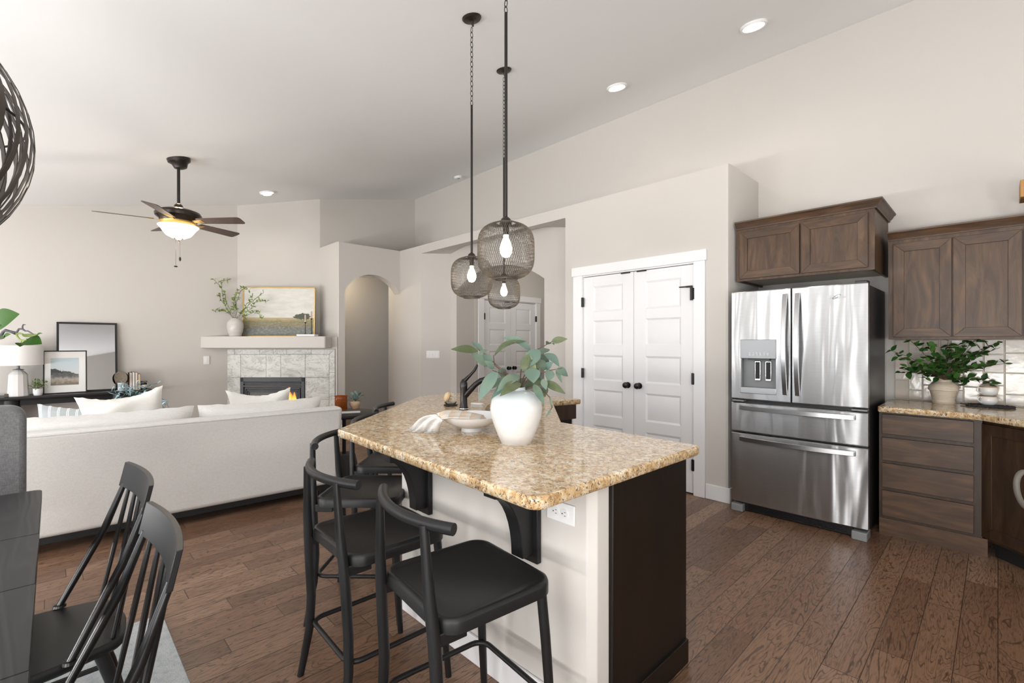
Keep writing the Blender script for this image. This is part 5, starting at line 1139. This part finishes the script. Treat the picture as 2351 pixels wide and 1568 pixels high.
MB().lathe([(0, 0), (13 * S_, 0), (14.5 * S_, 2 * S_), (18 * S_, 12 * S_), (19.8 * S_, 22 * S_), (19 * S_, 31 * S_), (14.5 * S_, 37 * S_), (11 * S_, 39 * S_), (11.5 * S_, 40.5 * S_), (9.5 * S_, 40.5 * S_), (9 * S_, 38 * S_), (0, 36 * S_)], 44).build('vase_body', 'grey_glaze', r, xf=Matrix.Diagonal((.88, .88, 1, 1)))
sg = thing('leafy_sprigs', 'airy sprigs with small fresh green leaves in the mantel vase', 'foliage', tuple(q + Vector((0, 0, .24)))); T2 = Matrix.Translation(-(q + Vector((0, 0, .24)))); ms_, m = MB(), MB()
def sc_(x, y): return (480 + x / 9.8, 630 + y / 9.8)
SPR = [[(550, 980), (480, 880), (370, 720), (330, 560), (290, 380), (285, 180)], [(285, 200), (330, 140), (400, 120), (470, 120)], [(280, 280), (200, 210), (105, 115)], [(340, 640), (280, 600), (235, 490), (235, 430)], [(560, 980), (520, 880), (400, 640), (375, 560), (360, 420)], [(540, 980), (470, 900), (380, 840), (290, 800), (190, 795), (110, 820)],
       [(570, 980), (560, 800), (550, 640), (600, 500), (650, 370), (740, 300), (840, 310), (920, 390)], [(590, 980), (610, 800), (610, 640), (660, 540), (690, 400), (760, 340)], [(600, 980), (700, 880), (850, 740), (960, 560), (985, 440)], [(860, 720), (960, 620), (1110, 500), (1235, 400)], [(620, 985), (780, 900), (930, 780), (1050, 620), (1180, 600), (1320, 600)], [(620, 990), (780, 960), (900, 900), (1060, 820), (1140, 920), (1200, 1000)], [(580, 985), (640, 820), (600, 700), (580, 520)], [(610, 985), (720, 900), (800, 780), (840, 680)]]
for s_ in SPR:
    dd = random.uniform(-.10, .06); pts = []
    for i, c in enumerate(s_):
        x, y = sc_(*c); q_ = at(x, y, 6.93 + dd * i / len(s_)); q_ = CAM + (q_ - CAM) * min(1, 7.90 / -q_.x); pts.append(q_)
    fine_ = []
    for a, b in zip(pts, pts[1:]):
        for k in range(3): fine_.append(a.lerp(b, k / 3))
    fine_.append(pts[-1]); ms_.tube(fine_, .0022, 4)
    for j in range(3, len(fine_)):
        for _ in range(2):
            if random.random() < .95: dr = Vector((random.uniform(-.6, 1), random.uniform(-1, .6), random.uniform(-.5, 1.1))).normalized(); L = random.uniform(.032, .060); m.leaf(fine_[j], fine_[j] + dr * L, L * .45, (.3, -.6, .6), .1, .25, 4)
ms_.build('stems', 'stem_brown', sg, xf=T2); m.build('leaves', 'sprig_leaf', sg, xf=T2)
q = onm(706, 6.93); r = thing('mantel_book', 'thin white book under the candlesticks on the mantel', 'book', tuple(q), YAW + rad(2)); MB().box(-.128, .128, -.075, .075, .003, .026).build('pages', 'paper_white', r); MB().box(-.13, .13, -.078, .078, .026, .030).build('cover', 'paper_white', r); MB().box(-.13, .13, -.078, .078, 0, .003).build('back_cover', 'book_cover', r)
for px_, d, hh, l in ((701, 6.90, .178, 'shorter black candlestick, left on the mantel book'), (715, 6.97, .235, 'taller black candlestick, right on the mantel book')):
    q = onm(px_, d); r = thing('candlestick', l, 'candlestick', (q.x, q.y, ZM + .0305), 0, 'candlesticks on the mantel')
    MB().lathe([(0, 0), (.026, 0), (.026, .004), (.005, .010), (.0045, hh - .02), (.012, hh - .012), (.014, hh), (0, hh)], 20).build('holder', 'black_metal', r); MB().lathe([(0, hh), (.0105, hh), (.0105, hh + .105), (.002, hh + .108), (0, hh + .115)], 16).build('candle', 'candle_wax', r)

# ================================================================== dining corner
dt = thing('dining_table', 'black oak extension dining table at the left foreground', 'dining table', (-1.7, -.52, .0095))
for a, b in ((-1.015, -.388), (-.386, .044), (.046, .476), (.478, 1.05)):
    m = MB(); c_ = round_poly([(a, -.49), (b, -.49), (b, .49), (a, .49)], [.03 if a < -1 else 0, .03 if b > 1 else 0, .03 if b > 1 else 0, .03 if a < -1 else 0]); slab(ccw(c_), .716, .750, .0015).build('table_top', 'oak_black_table', dt, ang=50)
MB().box(-.90, .93, -.38, .38, .63, .7155).build('apron', 'black_wood', dt, bevel=.003)
for sx in (-.88, .90):
    for sy in (-.36, .36): MB().hexa([(sx - .028, sy - .028, 0), (sx + .028, sy - .028, 0), (sx + .028, sy + .028, 0), (sx - .028, sy + .028, 0)], [(sx - .04, sy - .04, .7155), (sx + .04, sy - .04, .7155), (sx + .04, sy + .04, .7155), (sx - .04, sy + .04, .7155)]).build('leg', 'black_wood', dt, bevel=.004)
def make_chair(label):              # spindle back chair facing -y
    r = thing('spindle_chair', label, 'dining chair', (0, 0, 0), 0, 'black spindle back chairs'); ZS = .455
    sh_ = round_poly([(-.225, -.235), (.225, -.235), (.205, .02), (.165, .165), (0, .190), (-.165, .165), (-.205, .02)], [.05, .05, .10, .06, .25, .06, .10], 6); sh_ = ccw(sh_)
    slab(sh_, ZS - .032, ZS, .010).build('seat', 'black_metal', r, ang=55)
    def cr(s_, z): return Vector((s_ * .215, .218 - .022 * s_ * s_ + (z - .83) * .22, z))
    m = MB(); K = 14; vs = []
    for i in range(K + 1):
        s_ = 2 * i / K - 1
        for z, dy in ((.828, 0), (.910, 0), (.910, .013), (.828, .013)): p = cr(s_, z); vs.append(p + Vector((0, dy, 0)))
    m.add(vs, [(i * 4 + j, (i + 1) * 4 + j, (i + 1) * 4 + (j + 1) % 4, i * 4 + (j + 1) % 4) for i in range(K) for j in range(4)] + [(0, 1, 2, 3), (K * 4 + 3, K * 4 + 2, K * 4 + 1, K * 4)]); m.build('crest_rail', 'black_metal', r, bevel=.0015)
    for s in (-1, 1):
        t = cr(s * .88, .84) + Vector((0, .006, 0)); b = Vector((s * .205, .04, ZS + .002)); md = b.lerp(t, .62) + Vector((0, .012, 0)); m = MB(); m.tube([b, b.lerp(md, .5), md, t], [.0095, .0105, .0115, .0085], 10); m.lathe([(.018, 0), (.016, .008), (0, .010)], 12, (b.x, b.y, ZS - .001)); m.build('back_post', 'black_satin', r)
    for k in range(5):
        s_ = -.66 + .33 * k; t = cr(s_, .838) + Vector((0, .006, 0)); b = Vector((s_ * .22, .165 - .06 * s_ * s_, ZS)); m = MB(); m.tube([b, b.lerp(t, .5), t], [.0062, .0075, .0062], 8); m.build('spindle', 'black_satin', r)
    for sx in (-1, 1):
        for sy in (-1, 1): m = MB(); m.tube([(sx * .155, sy * .11 + .0, ZS - .03), (sx * .185, sy * .17, .22), (sx * .215, sy * .22, 0)], [.0175, .0165, .012], 12); m.build('leg', 'black_satin', r)
    for sx in (-1, 1): MB().tube([(sx * .186, -.172, .21), (sx * .186, .172, .21)], .009, 8).build('stretcher', 'black_satin', r)
    MB().tube([(-.186, 0, .21), (.186, 0, .21)], .009, 8).build('stretcher', 'black_satin', r)
    return r
ch = make_chair('farther black spindle chair, left of the nearer one and nearest to the sofa'); ch.location = (-2.00, -.014, .0095); ch.rotation_euler = (0, 0, rad(2.5))
dup(ch, (-1.405, -.03, .0095), 0, 'nearer black spindle chair at the bottom edge, its curved crest in front')
gc = thing('upholstered_chair', 'dark grey upholstered high back chair at the end of the table', 'dining chair', (-2.98, -.42, .0095), rad(90))   # faces the table
m = MB(); sh_ = round_poly([(-.26, .40), (.335, .40), (.335, 1.065), (-.26, 1.065)], [0, 0, .07, .07], 8)
m = MB(); m.ext([(x_, .02 + (z - .4) * .10, z) for x_, z in sh_], (0, .095, 0)); m.build('backrest', 'grey_fabric', gc, bevel=.022, seg=4)
MB().box(-.26, .335, -.42, .08, .40, .50).build('seat', 'grey_fabric', gc, bevel=.03, seg=4)
for sx in (-.22, .29):
    for sy in (-.38, .07): MB().hexa([(sx - .014, sy - .014, 0), (sx + .014, sy - .014, 0), (sx + .014, sy + .014, 0), (sx - .014, sy + .014, 0)], [(sx - .02, sy - .02, .41), (sx + .02, sy - .02, .41), (sx + .02, sy + .02, .41), (sx - .02, sy + .02, .41)]).build('leg', 'black_wood', gc)
rg = MB(); rg.box(-2.90, -.2, -1.6, .392, .0, .009); tag(rg.build('area_rug', 'rug_wool', bevel=.003), 'pale blue grey woven rug under the dining chairs', 'rug')
vp = Vector((-2.30, -.50, .760)); r = thing('table_vase', 'dark stoneware vase on the dining table, outside the left border', 'vase', tuple(vp)); MB().lathe([(0, 0), (.06, 0), (.09, .08), (.085, .16), (.04, .22), (.035, .26), (.045, .27), (.03, .27), (.03, .2), (0, .2)], 32).build('vase_body', 'concrete_black', r)
mg = thing('leafy_branch', 'crooked grey branch with large green leaves reaching in at left', 'branch', tuple(vp + Vector((0, 0, .2)))); T3 = Matrix.Translation(-(vp + Vector((0, 0, .2)))); D4 = 1.62
def B(x, y, dd=0): return at(x, y, D4 + dd)
def bz(x, y): return (x / 6.533, 700 + y / 6.533)
ms_ = MB(); st0 = [vp + Vector((0, 0, .2)), vp + Vector((-.01, .10, .42)), vp + Vector((-.02, .22, .60)), B(-60, 790), B(-20, 785)]
ms_.tube(st0 + [B(*bz(20, 450)), B(*bz(50, 400)), B(*bz(85, 382)), B(*bz(160, 400)), B(*bz(235, 425))], [.006] * 4 + [.005, .0055, .0042, .005, .0042, .0056], 10)
ms_.tube([B(*bz(235, 425)), B(*bz(262, 395)), B(*bz(285, 360)), B(*bz(338, 362)), B(*bz(380, 392)), B(*bz(420, 392)), B(*bz(460, 415)), B(*bz(505, 442))], [.004, .0032, .003, .0034, .0026, .0025, .0022, .0016], 7)
ms_.tube([B(*bz(338, 362)), B(*bz(338, 320)), B(*bz(350, 295)), B(*bz(382, 297))], [.003, .0024, .0022, .0012], 6)
ms_.tube([B(*bz(0, 510)), B(*bz(30, 505)), B(*bz(60, 495))], .002, 6); ms_.build('branch', 'twig_grey', mg, xf=T3)
ms_ = MB(); ms_.tube([B(*bz(240, 425)), B(*bz(265, 480)), B(*bz(300, 520)), B(*bz(360, 530)), B(*bz(405, 515))], .0028, 7); ms_.tube([B(*bz(325, 530)), B(*bz(305, 590))], .002, 6); ms_.tube([B(*bz(250, 430)), B(*bz(300, 428)), B(*bz(345, 442))], .003, 7); ms_.build('green_twigs', 'yellow_leaf', mg, xf=T3)
m = MB()
for b, t, wd, rn in ((( -60, 290), (295, 138), .075, .35), ((-40, 310), (68, 285), .028, .3), ((45, 500), (162, 440), .022, .5), ((-30, 500), (60, 490), .02, .5), ((375, 535), (628, 588), .050, .15), ((540, 455), (636, 428), .010, .2), ((312, 570), (300, 628), .026, .1)):
    m.leaf(B(*bz(*b)), B(*bz(*t), -.02), wd * 1.0, (CAM - B(*bz(*b))).normalized() + Vector((0, 0, .4)), .06, .2, 10, rn)
m.build('leaves', 'magnolia_leaf', mg, xf=T3); m = MB(); m.leaf(B(*bz(340, 440)), B(*bz(600, 438), -.03), .028, (CAM - B(50, 770)).normalized() + Vector((0, 0, .9)), -.08, .2, 10, .3); m.build('young_leaf', 'yellow_leaf', mg, xf=T3)
